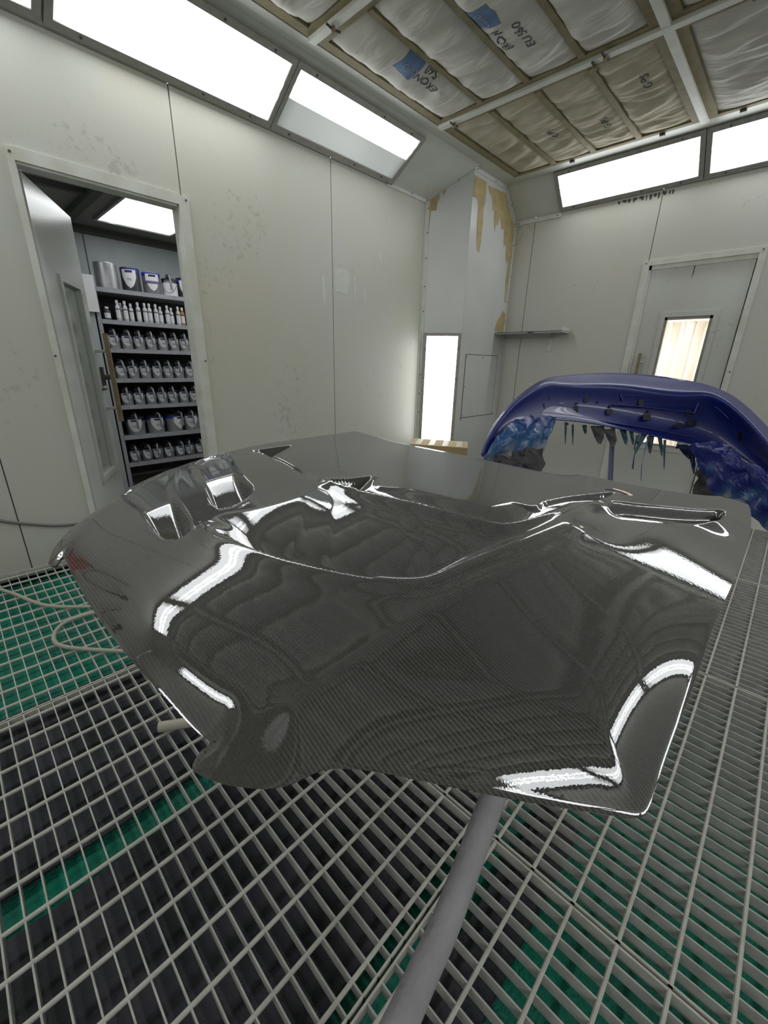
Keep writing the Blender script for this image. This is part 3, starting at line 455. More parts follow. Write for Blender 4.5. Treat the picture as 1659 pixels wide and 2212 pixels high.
def pad(x0, x1, y0, y1, seed, m, parent, nx=16, ny=56, droop=.035):
    v = []; f = []
    for j in range(ny+1):
        for i in range(nx+1):
            x = x0+(x1-x0)*i/nx; y = y0+(y1-y0)*j/ny; v.append((x, y, padz(x, y, x0, x1, y0, y1, seed, droop)))
    for j in range(ny):
        for i in range(nx):
            k = j*(nx+1)+i; f.append((k, k+nx+1, k+nx+2, k+1))
    gg = G(); gg.add(v, f, m, True); return gg.obj('filter_pad', parent)
names = {(0, 0): 'browned ceiling filter frame in the far corner by the column', (0, 1): 'bunched greyish ceiling filter over the closed door', (1, 0): 'white ceiling filter frame with blue printed tags', (1, 1): 'white ceiling filter frame at the top right picture edge', (2, 0): 'white ceiling filter frame at the top left picture edge'}
for j in range(5):
    for i in range(3):
        x0, x1 = xb[i]+.022 if i else xb[i], xb[i+1]-.022; y1, y0 = yb[j]-(.022 if j else 0), yb[j+1]+.022
        lb = names.get((j, i), 'ceiling filter frame with bulging white pads, out of view overhead')
        t = thing('ceiling_filter', lb, 'filter', (x0, y0, ZC), None if (j, i) in names else 'overhead ceiling filters')
        g = G(); w = .055
        g.box((x0, y0, ZC), (x0+w, y1, ZC+.03), M['tan']); g.box((x1-w, y0, ZC), (x1, y1, ZC+.03), M['tan'])
        g.box((x0+w, y0, ZC), (x1-w, y0+w, ZC+.03), M['tan']); g.box((x0+w, y1-w*.7, ZC), (x1-w, y1, ZC+.03), M['tan'])
        g.obj('frame', t)
        tanm = (j == 0); n = 4 if not (j == 0 and i == 1) else 3
        step = (x1-x0-2*w)/n
        for k in range(n):
            a, b = x0+w+step*k, x0+w+step*(k+1)
            pad(a+.002, b-.002, y0+w*.8, y1-w*.5, (i*7+j*13+k*3.7), M['pad_tan'] if (tanm and i == 0) else M['pad'], t, droop=.034 if tanm else .055)
            if k:
                g = G(); g.box((a-.018, y0+w, ZC-.008), (a+.018, y1-w*.7, ZC+.006), M['tan']); g.obj('divider_strip', t)
        def P_(k): return (x0+w+step*k+.002, x0+w+step*(k+1)-.002, y0+w*.8, y1-w*.5, i*7+j*13+k*3.7, .034 if tanm else .055)
        def ink(st, nm, x, y, size, m_, k, lift_=.003):
            o = text(st, nm, (x, y, 0), (0, -1, 0), (-1, 0, 0), size, m_, t); mw = Matrix(((0, -1, 0), (-1, 0, 0), (0, 0, -1))).to_4x4(); mw.translation = Vector((x, y, 0)); inv = mw.inverted(); A = P_(k)
            for vv_ in o.data.vertices:
                p = mw @ vv_.co; p.z = padz(min(max(p.x, A[0]), A[1]), p.y, *A)-lift_; vv_.co = inv @ p
        if (j, i) == (1, 0):
            for (cx, cy, k) in ((-2.185, 2.435, 0), (-1.675, 2.41, 2)):
                A = P_(k); g = G(); n = 10; v = []
                for q in range(n+1):
                    for r in range(n+1):
                        x = cx-.075+.15*q/n; y = cy-.085+.15*r/n; v.append((x, y, padz(min(max(x, A[0]), A[1]), y, *A)-.002))
                g.add(v, [(q*(n+1)+r, q*(n+1)+r+1, (q+1)*(n+1)+r+1, (q+1)*(n+1)+r) for q in range(n) for r in range(n)], M['label_blue'], True); g.obj('blue_tag', t)
                ink('G-10', 'tag_lettering', cx+.02, cy+.055, .055, M['ink_white'], k, .0045)
            ink('560', 'ink_lettering', -2.112, 2.64, .075, M['ink'], 0); ink('ERON', 'ink_lettering', -2.185, 2.71, .075, M['ink'], 0)
            ink('EU 560', 'ink_lettering', -1.53, 2.74, .07, M['ink'], 2); ink('ERON', 'ink_lettering', -1.64, 2.70, .07, M['ink'], 2)
        if (j, i) == (0, 0):
            for cx, cy, k in ((-1.86, 3.85, 1), (-1.16, 3.62, 3), (-1.5, 3.95, 2)): ink('G-PS', 'ink_lettering', cx, cy, .07, M['ink'], k)
cl = ['rusty clip on the white crosswise bar nearest the corner column', 'rusty clip at the middle of the far crosswise bar', 'second rusty clip just left of the middle of the far crosswise bar', 'rusty clip at the top left end of a white crosswise bar', 'rusty clip on the crosswise bar right of the bar crossing']
for (x, y), lb in zip(((-2.36, 3.139), (-1.29, 3.12), (-1.36, 3.165), (-2.30, 1.925), (-.62, 3.139)), cl):
    t = thing('ceiling_clip', lb, 'clip', (x, y, ZC-.02))
    g = G(); g.tube([(x-.004, y-.045, ZC-.026), (x, y, ZC-.034), (x+.004, y+.045, ZC-.026)], .006, M['gap'], 8); g.obj('clip_arm', t)
    g = G(); g.tube([(x, y, ZC-.02), (x, y, ZC-.05)], .011, M['wood'], 10); g.obj('wing_nut', t)
for i, (x, lb) in enumerate(((-1.26, 'small grey clip on the far light top edge, left'), (-.77, 'small grey clip on the far light top edge, right'), (-1.95, 'small grey clip above the left end of the far light'))):
    g = G(); g.box((x-.018, 4.34, ZC-.018), (x+.018, 4.362, ZC-.001), M['screw']); tag(g.obj('ceiling_clip', loc=(x, 4.35, ZC)), lb, 'clip')

# ------------------------------------------------------------------ floor : pit, mats, gratings
g = G(); g.box((-3.08, YB, -.45), (XR, YF, -.42), M['pit'])
g.box((-3.12, YB, -.45), (-3.075, YF, 0), M['pit']); g.box((XR, YB, -.45), (XR+.04, YF, 0), M['pit']); g.box((-3.08, YF, -.45), (XR, YF+.04, 0), M['pit']); g.box((-3.08, YB-.04, -.45), (XR, YB, 0), M['pit'])
struct(g.obj('floor'))
def matt(x0, x1, y0, y1, z, m, lab, seed=0):
    n = max(8, int((x1-x0)/.05)); k = max(8, int((y1-y0)/.06)); v = []; f = []
    for j in range(k+1):
        for i in range(n+1):
            x = x0+(x1-x0)*i/n; y = y0+(y1-y0)*j/k
            if i in (0, n): x += mn.noise(Vector((seed, y*5, 0)))*.018
            v.append((x, y, z+mn.noise(Vector((x*5, y*5, seed)))*.006))
    for j in range(k):
        for i in range(n): q = j*(n+1)+i; f.append((q, q+1, q+n+2, q+n+1))
    g = G(); g.add(v, f, m, True); g.add([(x0, y0, z-.009), (x1, y0, z-.009), (x1, y1, z-.009), (x0, y1, z-.009)], [(0, 3, 2, 1)], m)
    return tag(g.obj('filter_mat', loc=((x0+x1)/2, (y0+y1)/2, z)), lab, 'filter mat')
matt(-3.06, 2.45, YB+.02, YF-.02, -.080, M['green'], 'green fibre filter mat lying under the floor gratings', 1)
matt(-1.79, -1.085, YB+.1, 4.6, -.054, M['dark_mat'], 'dark paint-loaded filter mat left of the green strip', 2)
matt(-.985, -.378, YB+.1, 4.6, -.054, M['dark_mat'], 'dark paint-loaded filter mat between green strip and grating joint', 3)
matt(-.25, -.14, YB+.1, 1.0, -.054, M['dark_mat'], 'narrow dark filter mat beneath the masked stand leg', 4)
matt(-.245, 1.9, 1.75, 4.6, -.054, M['dark_mat'], 'dark filter mat beneath the gratings along the right edge', 5)

def grating(x0, x1, y0, y1, label, group=None):
    t = thing('floor_grating', label, 'grating', (x0, y0, 0), group)
    d = .034
    g = G(); e = .0035
    g.box((x0+e, y0+e, -d), (x0+e+.005, y1-e, 0), M['galv_rod']); g.box((x1-e-.005, y0+e, -d), (x1-e, y1-e, 0), M['galv_rod'])
    g.box((x0+e, y0+e, -d), (x1-e, y0+e+.005, 0), M['galv_rod']); g.box((x0+e, y1-e-.005, -d), (x1-e, y1-e, 0), M['galv_rod']); g.obj('frame', t)
    g = G(); n = round((y1-y0)/.0408); p = (y1-y0)/n
    for k in range(1, n):
        y = y0+p*k; g.box((x0+e, y-.0018, -d), (x1-e, y+.0018, -.001), M['galv'])
    g.obj('bearing_bars', t)
    g = G(); x = x0+.038
    while x < x1-.02:
        c = [(x-.0045, -.007), (x-.0045, -.0015), (x-.0022, .001), (x+.0022, .001), (x+.0045, -.0015), (x+.0045, -.007)]
        v = [(a, y0+e, b) for a, b in c]+[(a, y1-e, b) for a, b in c]
        g.add(v, [tuple(range(6)), tuple(range(11, 5, -1))]+[(i, i+6, (i+1) % 6+6, (i+1) % 6) for i in range(6)], M['galv_rod'])
        x += .1
    g.obj('cross_rods', t)
XS = [-3.015, -1.696, -.32, 1.056, 2.432]; YS = [-1.63, -.43, .768, 1.968, 3.168, 4.368]
lab = {(0, 1): 'floor grating at left edge below the open doorway, over green mat', (1, 1): 'large foreground floor grating over dark mats with a green strip', (2, 1): 'foreground floor grating at lower right under the masked leg', (2, 2): 'floor grating right of the carbon hood over green mat', (2, 3): 'floor grating along the right edge beyond the hood corner', (0, 2): 'floor grating inside the open doorway wall, left of the hood', (1, 2): 'floor grating directly beneath the carbon hood', (2, 4): 'floor grating under the blue bumper stand', (1, 3): 'floor grating between hood and bumper stand', (0, 3): 'floor grating beside the cardboard box', (0, 4): 'floor grating before the corner column', (1, 4): 'floor grating before the closed door'}
for i in range(4):
    for j in range(5):
        ok = (i, j) in lab
        grating(XS[i], XS[i+1], YS[j], YS[j+1], lab.get((i, j), 'floor grating outside the picture, behind or beside the viewer'), None if ok else 'unseen floor gratings')
g = G(); g.box((XL, 4.368, -.03), (XR, YF, 0), M['galv']); g.box((-3.02, YB, -.03), (-3.012, YF, .006), M['galv']); g.box((XL, YB, -.03), (XR, -1.63, 0), M['galv']); g.box((2.432, -1.63, -.03), (XR, YF, 0), M['galv']); struct(g.obj('trim_9'))

# ------------------------------------------------------------------ left doorway + leaf
def frame_trim(name, pts, axis, out, screwpts):
    pass
y0, y1, zt = DOOR; w = .062
g = G(); ff = .012
g.box((XL, y0-.028, 0), (XL+ff, y0+.0, zt+.05), M['trim_worn']); g.box((XL, y1, 0), (XL+ff, y1+w, zt+.05), M['trim_worn']); g.box((XL, y0, zt), (XL+ff, y1, zt+.055), M['trim_worn'])
g.box((XL-.09, y0-.02, 0), (XL, y0+.004, zt), M['trim_worn']); g.box((XL-.09, y1-.004, 0), (XL, y1+.02, zt), M['trim_worn']); g.box((XL-.09, y0, zt-.012), (XL, y1, zt+.01), M['trim_worn'])
df = struct(g.obj('trim_10')); screws([((XL+ff, y, z), (1, 0, 0)) for y, z in ((y0-.014, zt+.03), (y1+.045, zt+.03), (y1+.05, 1.19), (y0-.02, 1.2))], df)
# leaf swings into the mixing room
hx, hy = -3.085, .53; lx, ly = -3.77, .865; lv = Vector((lx-hx, ly-hy, 0)); LW = lv.length; lu = lv.normalized(); ln = Vector((lu.y, -lu.x, 0))
if ln.x < 0: ln = -ln
ln = Vector((-lu.y, lu.x, 0)); 
if ln.y < 0: ln = -ln      # visible face looks toward +y / +x
LH = Vector((hx, hy, 0))
leaf = thing('door_leaf', 'grey glazed door leaf standing open into the paint store', 'door', LH)
def lb_(g, s0, s1, z0, z1, n0, n1, m): g.obox(LH+lu*s0+ln*n0+Vector((0, 0, z0)), lu*(s1-s0), ln*(n1-n0), (0, 0, z1-z0), m)
g = G(); th = .045; a0, a1, z0, z1 = .26, .60, .42, 1.62
lb_(g, 0, a0, .015, 2.07, -th, 0, M['door']); lb_(g, a1, LW, .015, 2.07, -th, 0, M['door']); lb_(g, a0, a1, .015, z0, -th, 0, M['door']); lb_(g, a0, a1, z1, 2.07, -th, 0, M['door'])
g.obj('leaf_panel', leaf)
g = G(); q = .035
lb_(g, a0-q, a0, z0-q, z1+q, 0, .014, M['door']); lb_(g, a1, a1+q, z0-q, z1+q, 0, .014, M['door']); lb_(g, a0, a1, z0-q, z0, 0, .014, M['door']); lb_(g, a0, a1, z1, z1+q, 0, .014, M['door'])
g.obj('glazing_bead', leaf)
g = G(); lb_(g, a0, a1, z0, z1, -.026, -.02, M['dusty_glass']); g.obj('glass_pane', leaf)
g = G(); c = lambda s, z, n: LH+lu*s+ln*n+Vector((0, 0, z))
g.obox(c(LW-.075, .74, .07), lu*.028, ln*.028, (0, 0, .62), M['wood']); hb = g.obj('pull_bar', leaf); hb['label'] = 'worn wooden pull bar'
for z in (.84, 1.24):
    g = G(); g.tube([c(LW-.06, z, 0), c(LW-.06, z, .07)], .011, M['galv_rod'], 10); g.obj('bar_bracket', leaf)
g = G(); g.box((-.02, -.02, 0), (.0, .0, 0), M['gap']); g = G(); g.obox(c(LW-.03, 1.0, -.01), lu*.03, ln*.03, (0, 0, .13), M['gap']); g.tube([c(LW-.01, 1.06, .02), c(LW-.01, 1.06, .055)], .018, M['gap'], 12); g.obj('lock_handle', leaf)
g = G(); g.tube([c(LW-.13, .98, 0), c(LW-.13, .98, .035)], .007, M['gap'], 8); g.tube([c(LW-.15, .98, .035), c(LW-.09, .98, .035)], .006, M['gap'], 8); g.obj('latch_pin', leaf)

# mixing room shell
g = G(); g.box((-5.0, -.3, -.02), (-3.09, 3.2, 0), M['mix_ceiling']); struct(g.obj('floor_store'))
g = G(); g.box((-5.0, -.3, 0), (-4.95, 3.2, 2.35), M['mix_wall']); g.box((-4.955, 1.2, 0), (-4.945, 1.206, 2.3), M['gap']); g.box((-4.95, -.3, 2.235), (-4.93, 3.2, 2.30), M['gap']); struct(g.obj('wall_store_far'))
g = G(); g.box((-5.0, -.35, 0), (-3.07, -.3, 2.35), M['mix_wall']); struct(g.obj('wall_store_left'))
g = G(); g.box((-5.0, 3.2, 0), (-3.07, 3.25, 2.35), M['mix_wall']); struct(g.obj('wall_store_right'))
g = G(); g.box((-5.0, -.3, 2.30), (-3.07, 3.2, 2.35), M['mix_ceiling']); g.box((-3.98, -.3, 2.27), (-3.93, 1.05, 2.30), M['gap']); g.box((-4.9, 1.02, 2.25), (-3.1, 1.08, 2.30), M['gap']); struct(g.obj('ceiling_store'))
dmx = diffuser_mat('store_lit_pane', 2.4, (.2,))
light((-4.62, 1.22, 2.298), (1, 0, 0), (0, 1, 0), (0, 0, -1), 1.05, .62, 'square lit ceiling panel inside the paint store', dmx, fr=.02)
dmx = diffuser_mat('store_fill_pane', 6.0, (.2,))  # stronger pane for the extra, out-of-view fill lamps only
light((-4.2, 2.3, 2.298), (1, 0, 0), (0, 1, 0), (0, 0, -1), .9, .6, 'added fill light panel deeper inside the paint store, hidden by the wall', dmx, fr=.02)  # unseen lamp added to brighten the shelves and tins
light((-3.9, .0, 2.298), (1, 0, 0), (0, 1, 0), (0, 0, -1), .7, .5, 'added fill light panel of the paint store, hidden behind the open leaf', dmx, fr=.02)  # another added lamp, out of view, lifting the store's brightness

# paint shelf
SXF = -4.5
shelf = thing('paint_shelf', 'grey steel shelving full of paint tins, seen through the open doorway', 'shelf', (-4.7, 1.12, 0))
SD, SYA, SYB = .34, 1.115, 2.45
for y in (SYA, SYB):
    for x in (SXF-.03, SXF-SD):
        g = G(); g.box((x, y-.03, 0), (x+.03, y, 1.80), M['shelf']); g.obj('post', shelf)
SZ = [1.762, 1.511, 1.275, 1.017, .776, .493, .23]
for z in SZ:
    g = G(); g.box((SXF-SD, SYA, z-.035), (SXF+.004, SYB, z-.0), M['shelf']); g.obj('shelf_board', shelf)
g = G(); g.box((SXF-SD-.012, SYA-.03, .05), (SXF-SD, SYB, 1.74), M['shelf_back']); g.obj('back_panel', shelf)
g = G(); g.box((SXF-SD, SYA-.032, .05), (SXF-.04, SYA-.026, 1.74), M['shelf_back']); g.obj('side_panel', shelf)

def mesh_only(g, name):
    o = g.obj(name); me = o.data; bpy.data.objects.remove(o); return me
def label_mesh(r, z0, z1, a, shield=True, m=None, n=10):
    """paper label wrapped on a can front (facing +x), shield-shaped"""
    g = G(); v = []; rows = 8
    for j in range(rows+1):
        t = j/rows; z = z0+(z1-z0)*t; ww = a*(min(1, (t*1.6)**.55) if shield else 1)
        for i in range(n+1): q = -ww+2*ww*i/n; v.append((r*math.cos(q), r*math.sin(q), z))
    f = [(j*(n+1)+i, j*(n+1)+i+1, (j+1)*(n+1)+i+1, (j+1)*(n+1)+i) for j in range(rows) for i in range(n)]
    g.add(v, f, m or M['label'], True); return g
def can_proto(kind, r, h, body, band, lid, shield=.75, extra=None):
    parts = []
    g = G(); g.lathe((0, 0, 0), [(0, 0), (r*.98, 0), (r, .004), (r, h-.004), (r*.97, h), (r*.9, h-.004), (0, h-.004)], M[body], 20); parts.append(('body', mesh_only(g, 'tin_body'), (0, 0, 0)))
    if band:
        g = G(); g.lathe((0, 0, 0), [(r+.0008, h*.80), (r+.0008, h*.95)], M[band], 20); parts.append(('colour_band', mesh_only(g, 'tin_band'), (0, 0, 0)))
    if shield:
        parts.append(('paper_label', mesh_only(label_mesh(r+.0016, h*.12, h*.9, shield), 'tin_label'), (0, 0, 0)))
        g = G(); 
        for k, (zz, w) in enumerate(((.52, .25), (.46, .32))):
            q = label_mesh(r+.0026, h*zz, h*(zz+.02), w*shield*1.1, False, M['ink']); g.add(q.v, q.f, M['ink'])
        q = label_mesh(r+.0026, h*.78, h*.87, .42*shield*1.2, False, M['band_dark']); g.add(q.v, q.f, M['band_dark'])
        parts.append(('label_print', mesh_only(g, 'tin_print'), (0, 0, 0)))
    if lid:
        g = G(); g.lathe((0, 0, 0), [(r*1.03, h-.008), (r*1.03, h+.006), (r*.6, h+.014), (r*.2, h+.02), (0, h+.02)], M['lid'], 20)
        g.tube([(0, 0, h+.015), (0, 0, h+.045)], .008, M['lid'], 8); g.tube([(-.0, -.02, h+.045), (0, .02, h+.045)], .007, M['lid'], 8)
        g.box((r*.2, -.02, h+.012), (r*1.12, .02, h+.03), M['lid']); parts.append(('mixing_lid', mesh_only(g, 'tin_lid'), (0, 0, 0)))
        g = G(); x = r+.014; g.tube([(r*.7, .012, h+.035), (x*.98, .018, h+.02), (x+.006, .022, h*.75), (x+.004, .024, h*.35)], .009, M['lever'], 8); parts.append(('pour_lever', mesh_only(g, 'tin_lever'), (0, 0, 0)))
        g = G(); g.tube([((r+.006)*math.cos(a_), (r+.006)*math.sin(a_), h*.80-.62*h*math.cos(a_*.95)**2 if abs(a_) < 1.5 else h*.8) for a_ in [(-1.5+3.0*k/14) for k in range(15)]], .0018, M['ink'], 6); parts.append(('wire_handle', mesh_only(g, 'tin_handle'), (0, 0, 0)))
    return parts
def put(parts, x, y, z, rz, name, label, cat, group):
    t = thing(name, label, cat, (x, y, z), group); t.rotation_euler = (0, 0, rz)
    lid_ = None
    for nm, me, off in parts:
        o = bpy.data.objects.new(nm, me); COL.objects.link(o); o.parent = lid_ if (nm == 'pour_lever' and lid_) else t; o.location = off
        if nm == 'mixing_lid': lid_ = o
    return t
face = -.32   # tins face the doorway
big = can_proto('big', .076, .19, 'tin_black', 'band', False)
bigp = can_proto('big', .076, .18, 'tin_grey', 'band', False)
bare = can_proto('bare', .088, .20, 'tin', None, False, 0)
med = can_proto('med', .082, .165, 'tin', 'band', True)
medd = can_proto('medd', .082, .165, 'tin', 'band_dark', True)
sml = can_proto('sml', .049, .12, 'tin', 'band_dark', True, .85)
smd = can_proto('smd', .049, .12, 'tin_grey', None, True, .8)
xF = SXF-.09
put(bare, xF, 1.235, SZ[0], face, 'paint_tin', 'bare metal tin without a printed label, first on the top shelf', 'paint tin', 'paint tins on the top shelf')
put(big, xF, 1.425, SZ[0], face-.1, 'paint_tin', 'black tin with blue band and white shield label on the top shelf', 'paint tin', 'paint tins on the top shelf')
b2 = put(bigp, xF, 1.60, SZ[0], face+.1, 'paint_tin', 'grey tin with blue band and purple stripe on the top shelf', 'paint tin', 'paint tins on the top shelf')
g = G(); g.lathe((0, 0, 0), [(.0785, .085), (.0785, .105)], M['purple'], 20, a0=-.9, a1=.9); o = bpy.data.objects.new('purple_stripe', mesh_only(g, 'purple_stripe')); COL.objects.link(o); o.parent = b2
carn = can_proto('c', .066, .14, 'label', 'lid', True, 0)
c3 = put(carn, xF+.01, 1.755, SZ[0], face-.15, 'paint_tin', 'white tin with black mixing lid reading CARMA on the top shelf', 'paint tin', 'paint tins on the top shelf')
tx = text('CARMA', 'tin_lettering', Vector(c3.location)+Vector((.0675, -.036, .112)), (0, 1, 0), (0, 0, 1), .022, M['ink_white'], c3)
put(can_proto('b5', .076, .165, 'tin_black', 'band', True), xF, 1.905, SZ[0], face, 'paint_tin', 'black tin with blue band and mixing lid, last visible on the top shelf', 'paint tin', 'paint tins on the top shelf')
# bottles
def bottle_proto(h, r, body, cap, lab_m='label'):
    g = G(); g.lathe((0, 0, 0), [(0, 0), (r, 0), (r, h*.62), (r*.85, h*.72), (r*.45, h*.80), (r*.45, h*.84)], M[body], 14); p = [('body', mesh_only(g, 'bottle_body'), (0, 0, 0))]
    g = G(); g.lathe((0, 0, 0), [(r*.55, h*.83), (r*.55, h*.985), (r*.4, h), (0, h)], M[cap], 12); p.append(('cap', mesh_only(g, 'bottle_cap'), (0, 0, 0)))
    p.append(('paper_label', mesh_only(label_mesh(r+.001, h*.12, h*.52, .95, False, M[lab_m]), 'bottle_label'), (0, 0, 0)))
    g = G(); g.lathe((0, 0, 0), [(r+.0012, h*.545), (r+.0012, h*.575)], M['band_dark'], 14); p.append(('dark_ring', mesh_only(g, 'bottle_ring'), (0, 0, 0)))
    return p
bt = bottle_proto(.165, .020, 'bottle', 'cap'); bts = bottle_proto(.15, .020, 'bottle', 'cap'); ba = bottle_proto(.16, .020, 'amber', 'cap'); bk = bottle_proto(.105, .027, 'bottle_dark', 'cap')
bx = SXF-.035; gb = 'toner bottles on the second shelf'
put(bk, bx, 1.175, SZ[1], face, 'toner_bottle', 'short dark bottle with white cap at the left end of the bottle row', 'bottle', gb)
ys = [(1.262, 0), (1.322, 0), (1.372, 1), (1.428, 0), (1.485, 0), (1.525, 0), (1.58, 0), (1.623, 1), (1.682, 0), (1.722, 1), (1.782, 0)]
for k, (y, q) in enumerate(ys):
    put(bts if q else bt, bx-(.012 if q else 0), y, SZ[1], face+.2*math.sin(k*3), 'toner_bottle', 'shorter silver toner bottle standing slightly behind its taller neighbours' if q else 'slim silver toner bottle with white cap in the bottle row', 'bottle', gb)
put(ba, bx, 1.822, SZ[1], face, 'toner_bottle', 'amber toner bottle with white cap near the right end of the row', 'bottle', gb)
put(bts, bx-.05, 1.30, SZ[1], face, 'toner_bottle', 'shorter silver toner bottle standing slightly behind its taller neighbours', 'bottle', gb)
rows_ = ['the third shelf, just under the bottles', 'the fourth shelf', 'the fifth shelf']
for ri, si in enumerate((2, 3, 4)):
    for k in range(9):
        y = 1.192+.1035*k+.012*ri
        if si == 3 and k == 4: pass
        put(sml, SXF-.06, y, SZ[si], face+.18*math.sin(k*1.9+ri*2), 'paint_tin', 'small tin with mixing lid and pour lever on '+rows_[ri], 'paint tin', 'small lidded tins on '+rows_[ri])
for k in range(5):
    y = 1.255+.178*k
    nm = ['white-labelled tin with navy band, first of the larger lidded tins', 'larger lidded tin with bright blue band, second from the left post', 'larger lidded tin with blue band turned aside, third from the left post', 'larger lidded tin with oval label, fourth from the left post', 'larger lidded tin half hidden by the right door frame'][k]
    put(medd if k in (0, 3) else med, SXF-.09, y, SZ[5], face+(.0, .35, .8, 0, 0)[k], 'paint_tin', nm, 'paint tin', 'larger lidded tins on the sixth shelf')
for k in range(9):
    put(smd, SXF-.06, 1.195+.106*k, SZ[6], face+.3*math.sin(k*2.1), 'paint_tin', 'small dark tin with mixing lid on the lowest visible shelf', 'paint tin', 'small dark tins on the lowest visible shelf')
g = G(); g.box((-4.52, .985, 1.56), (-4.46, 1.10, 1.84), M['label']); tag(g.obj('paper_box', loc=(-4.5, 1.04, 1.5)), 'white paper box on the low cupboard beside the shelf post', 'box')
g = G(); g.box((-4.90, .95, 0), (-4.50, 1.07, 1.56), M['mix_wall']); tag(g.obj('side_cupboard', loc=(-4.7, 1.0, 0)), 'grey narrow cupboard standing left of the paint shelf', 'cupboard')

# ------------------------------------------------------------------ far wall closed door
a, b, zt = FD
g = G(); w = .055
g.box((a-w, YF-.012, 0), (a, YF, zt+.04), M['trim_worn']); g.box((b, YF-.012, 0), (b+.045, YF, zt+.04), M['trim_worn']); g.box((a, YF-.012, zt), (b, YF, zt+.04), M['trim_worn'])
t11 = struct(g.obj('trim_11')); screws([((x, YF-.012, z), (0, -1, 0)) for x, z in ((a-.03, zt+.02), (b+.02, zt+.02), (b+.03, 1.2))], t11)
g = G(); g.box((a, YF, zt-.035), (b, YF+.03, zt), M['trim_worn']); g.box((a, YF, 0), (a+.02, YF+.03, zt), M['trim_worn']); g.box((b-.012, YF+.01, 0), (b, YF+.04, zt), M['gap']); struct(g.obj('trim_12'))
dr = bpy.data.objects.new('door_1', None); COL.objects.link(dr); dr.location = (a, YF, 0); struct(dr)
wx0, wx1, wz0, wz1 = -1.045, -.688, .50, 1.655
g = G(); y0_, y1_ = YF+.012, YF+.055; L0, L1 = a+.022, b-.014
g.box((L0, y0_, .01), (wx0, y1_, zt-.037), M['door']); g.box((wx1, y0_, .01), (L1, y1_, zt-.037), M['door']); g.box((wx0, y0_, .01), (wx1, y1_, wz0), M['door']); g.box((wx0, y0_, wz1), (wx1, y1_, zt-.037), M['door'])
g.obj('leaf_panel', dr)
g = G()
for s0, s1, z0, z1 in ((wx0-.04, wx0, wz0-.04, wz1+.04), (wx1, wx1+.04, wz0-.04, wz1+.04), (wx0, wx1, wz0-.04, wz0), (wx0, wx1, wz1, wz1+.04)): g.box((s0, y0_-.008, z0), (s1, y0_, z1), M['door'])
for s0, s1, z0, z1 in ((wx0, wx0+.018, wz0, wz1), (wx1-.022, wx1, wz0, wz1), (wx0, wx1, wz0, wz0+.02), (wx0, wx1, wz1-.022, wz1)): g.box((s0, y0_+.004, z0), (s1, y1_, z1), M['lframe'])
g.obj('window_bead', dr)
g = G(); g.box((wx0, y0_+.02, wz0), (wx1, y0_+.023, wz1), M['glass']); g.obj('glass_pane', dr)
g = G(); g.box((-1.185, YF-.045, .82), (-1.163, YF-.022, 1.35), M['wood']); o = g.obj('pull_bar', dr); o['label'] = 'wooden pull bar'
for z in (.93, 1.27):
    g = G(); g.tube([(-1.165, YF-.035, z), (-1.15, y0_, z)], .008, M['galv_rod'], 8); g.obj('bar_bracket', dr)
g = G(); g.slab([(-.915, y0_-.001, 2.053), (-.907, y0_-.001, 2.053), (-.909, y0_-.001, 1.99), (-.914, y0_-.001, 1.95)], (0, -1, 0), .001, M['gap']); o = g.obj('paint_drip', dr)
# soot smudge on far wall just under the light
g = G(); random.seed(3)
for k in range(16):
    x = -1.62+.45*k/16+random.uniform(-.01, .01); w_ = random.uniform(.004, .012); h_ = random.uniform(.015, .05)*(1 if k not in (5, 6) else .5)
    g.slab([(x-w_, YF-.001, 2.655), (x+w_, YF-.001, 2.655), (x+w_*1.1, YF-.001, 2.655-h_*.7), (x, YF-.001, 2.655-h_), (x-w_*.9, YF-.001, 2.655-h_*.6)], (0, -1, 0), .0008, M['gap'])
struct(g.obj('trim_13'))
# outside seen through the door glass
g = G(); n = 90; v = []
for i in range(n+1):
    x = -2.4+2.9*i/n; y = 6.1+.035*math.sin(x*2*PI/.11)
    v += [(x, y, -.2), (x, y, 2.6)]
g.add(v, [(2*i, 2*i+2, 2*i+3, 2*i+1) for i in range(n)], M['sheet'], True)
tag(g.obj('corrugated_sheet', loc=(-1, 6.1, 0)), 'pinkish corrugated sheet wall outside the closed door window', 'wall sheet')
t = thing('timber_frame', 'cream timber post and rail framing in front of the corrugated sheet', 'frame', (-1.25, 6.0, 0))
g = G(); g.box((-1.09, 5.98, -.2), (-1.03, 6.05, 2.5), M['cream']); g.obj('post', t)
g = G(); g.box((-2.2, 5.97, 1.72), (.3, 6.03, 1.82), M['cream']); g.obj('rail', t)
t = thing('metal_railing', 'low metal railing outside the closed door window', 'railing', (-1.2, 5.8, 0))
for z in (1.07, .9, .7):
    g = G(); g.tube([(-2.0, 5.8, z), (0, 5.8, z)], .008, M['galv_rod'], 8); g.obj('rail', t)
for k in range(8):
    g = G(); x = -1.9+.25*k; g.tube([(x, 5.8, -.2), (x, 5.8, 1.07)], .008, M['galv_rod'], 8); g.obj('baluster', t)
g = G(); g.box((-2.6, YF+.06, -.25), (.8, 6.3, -.2), M['pit']); struct(g.obj('floor_outside'))

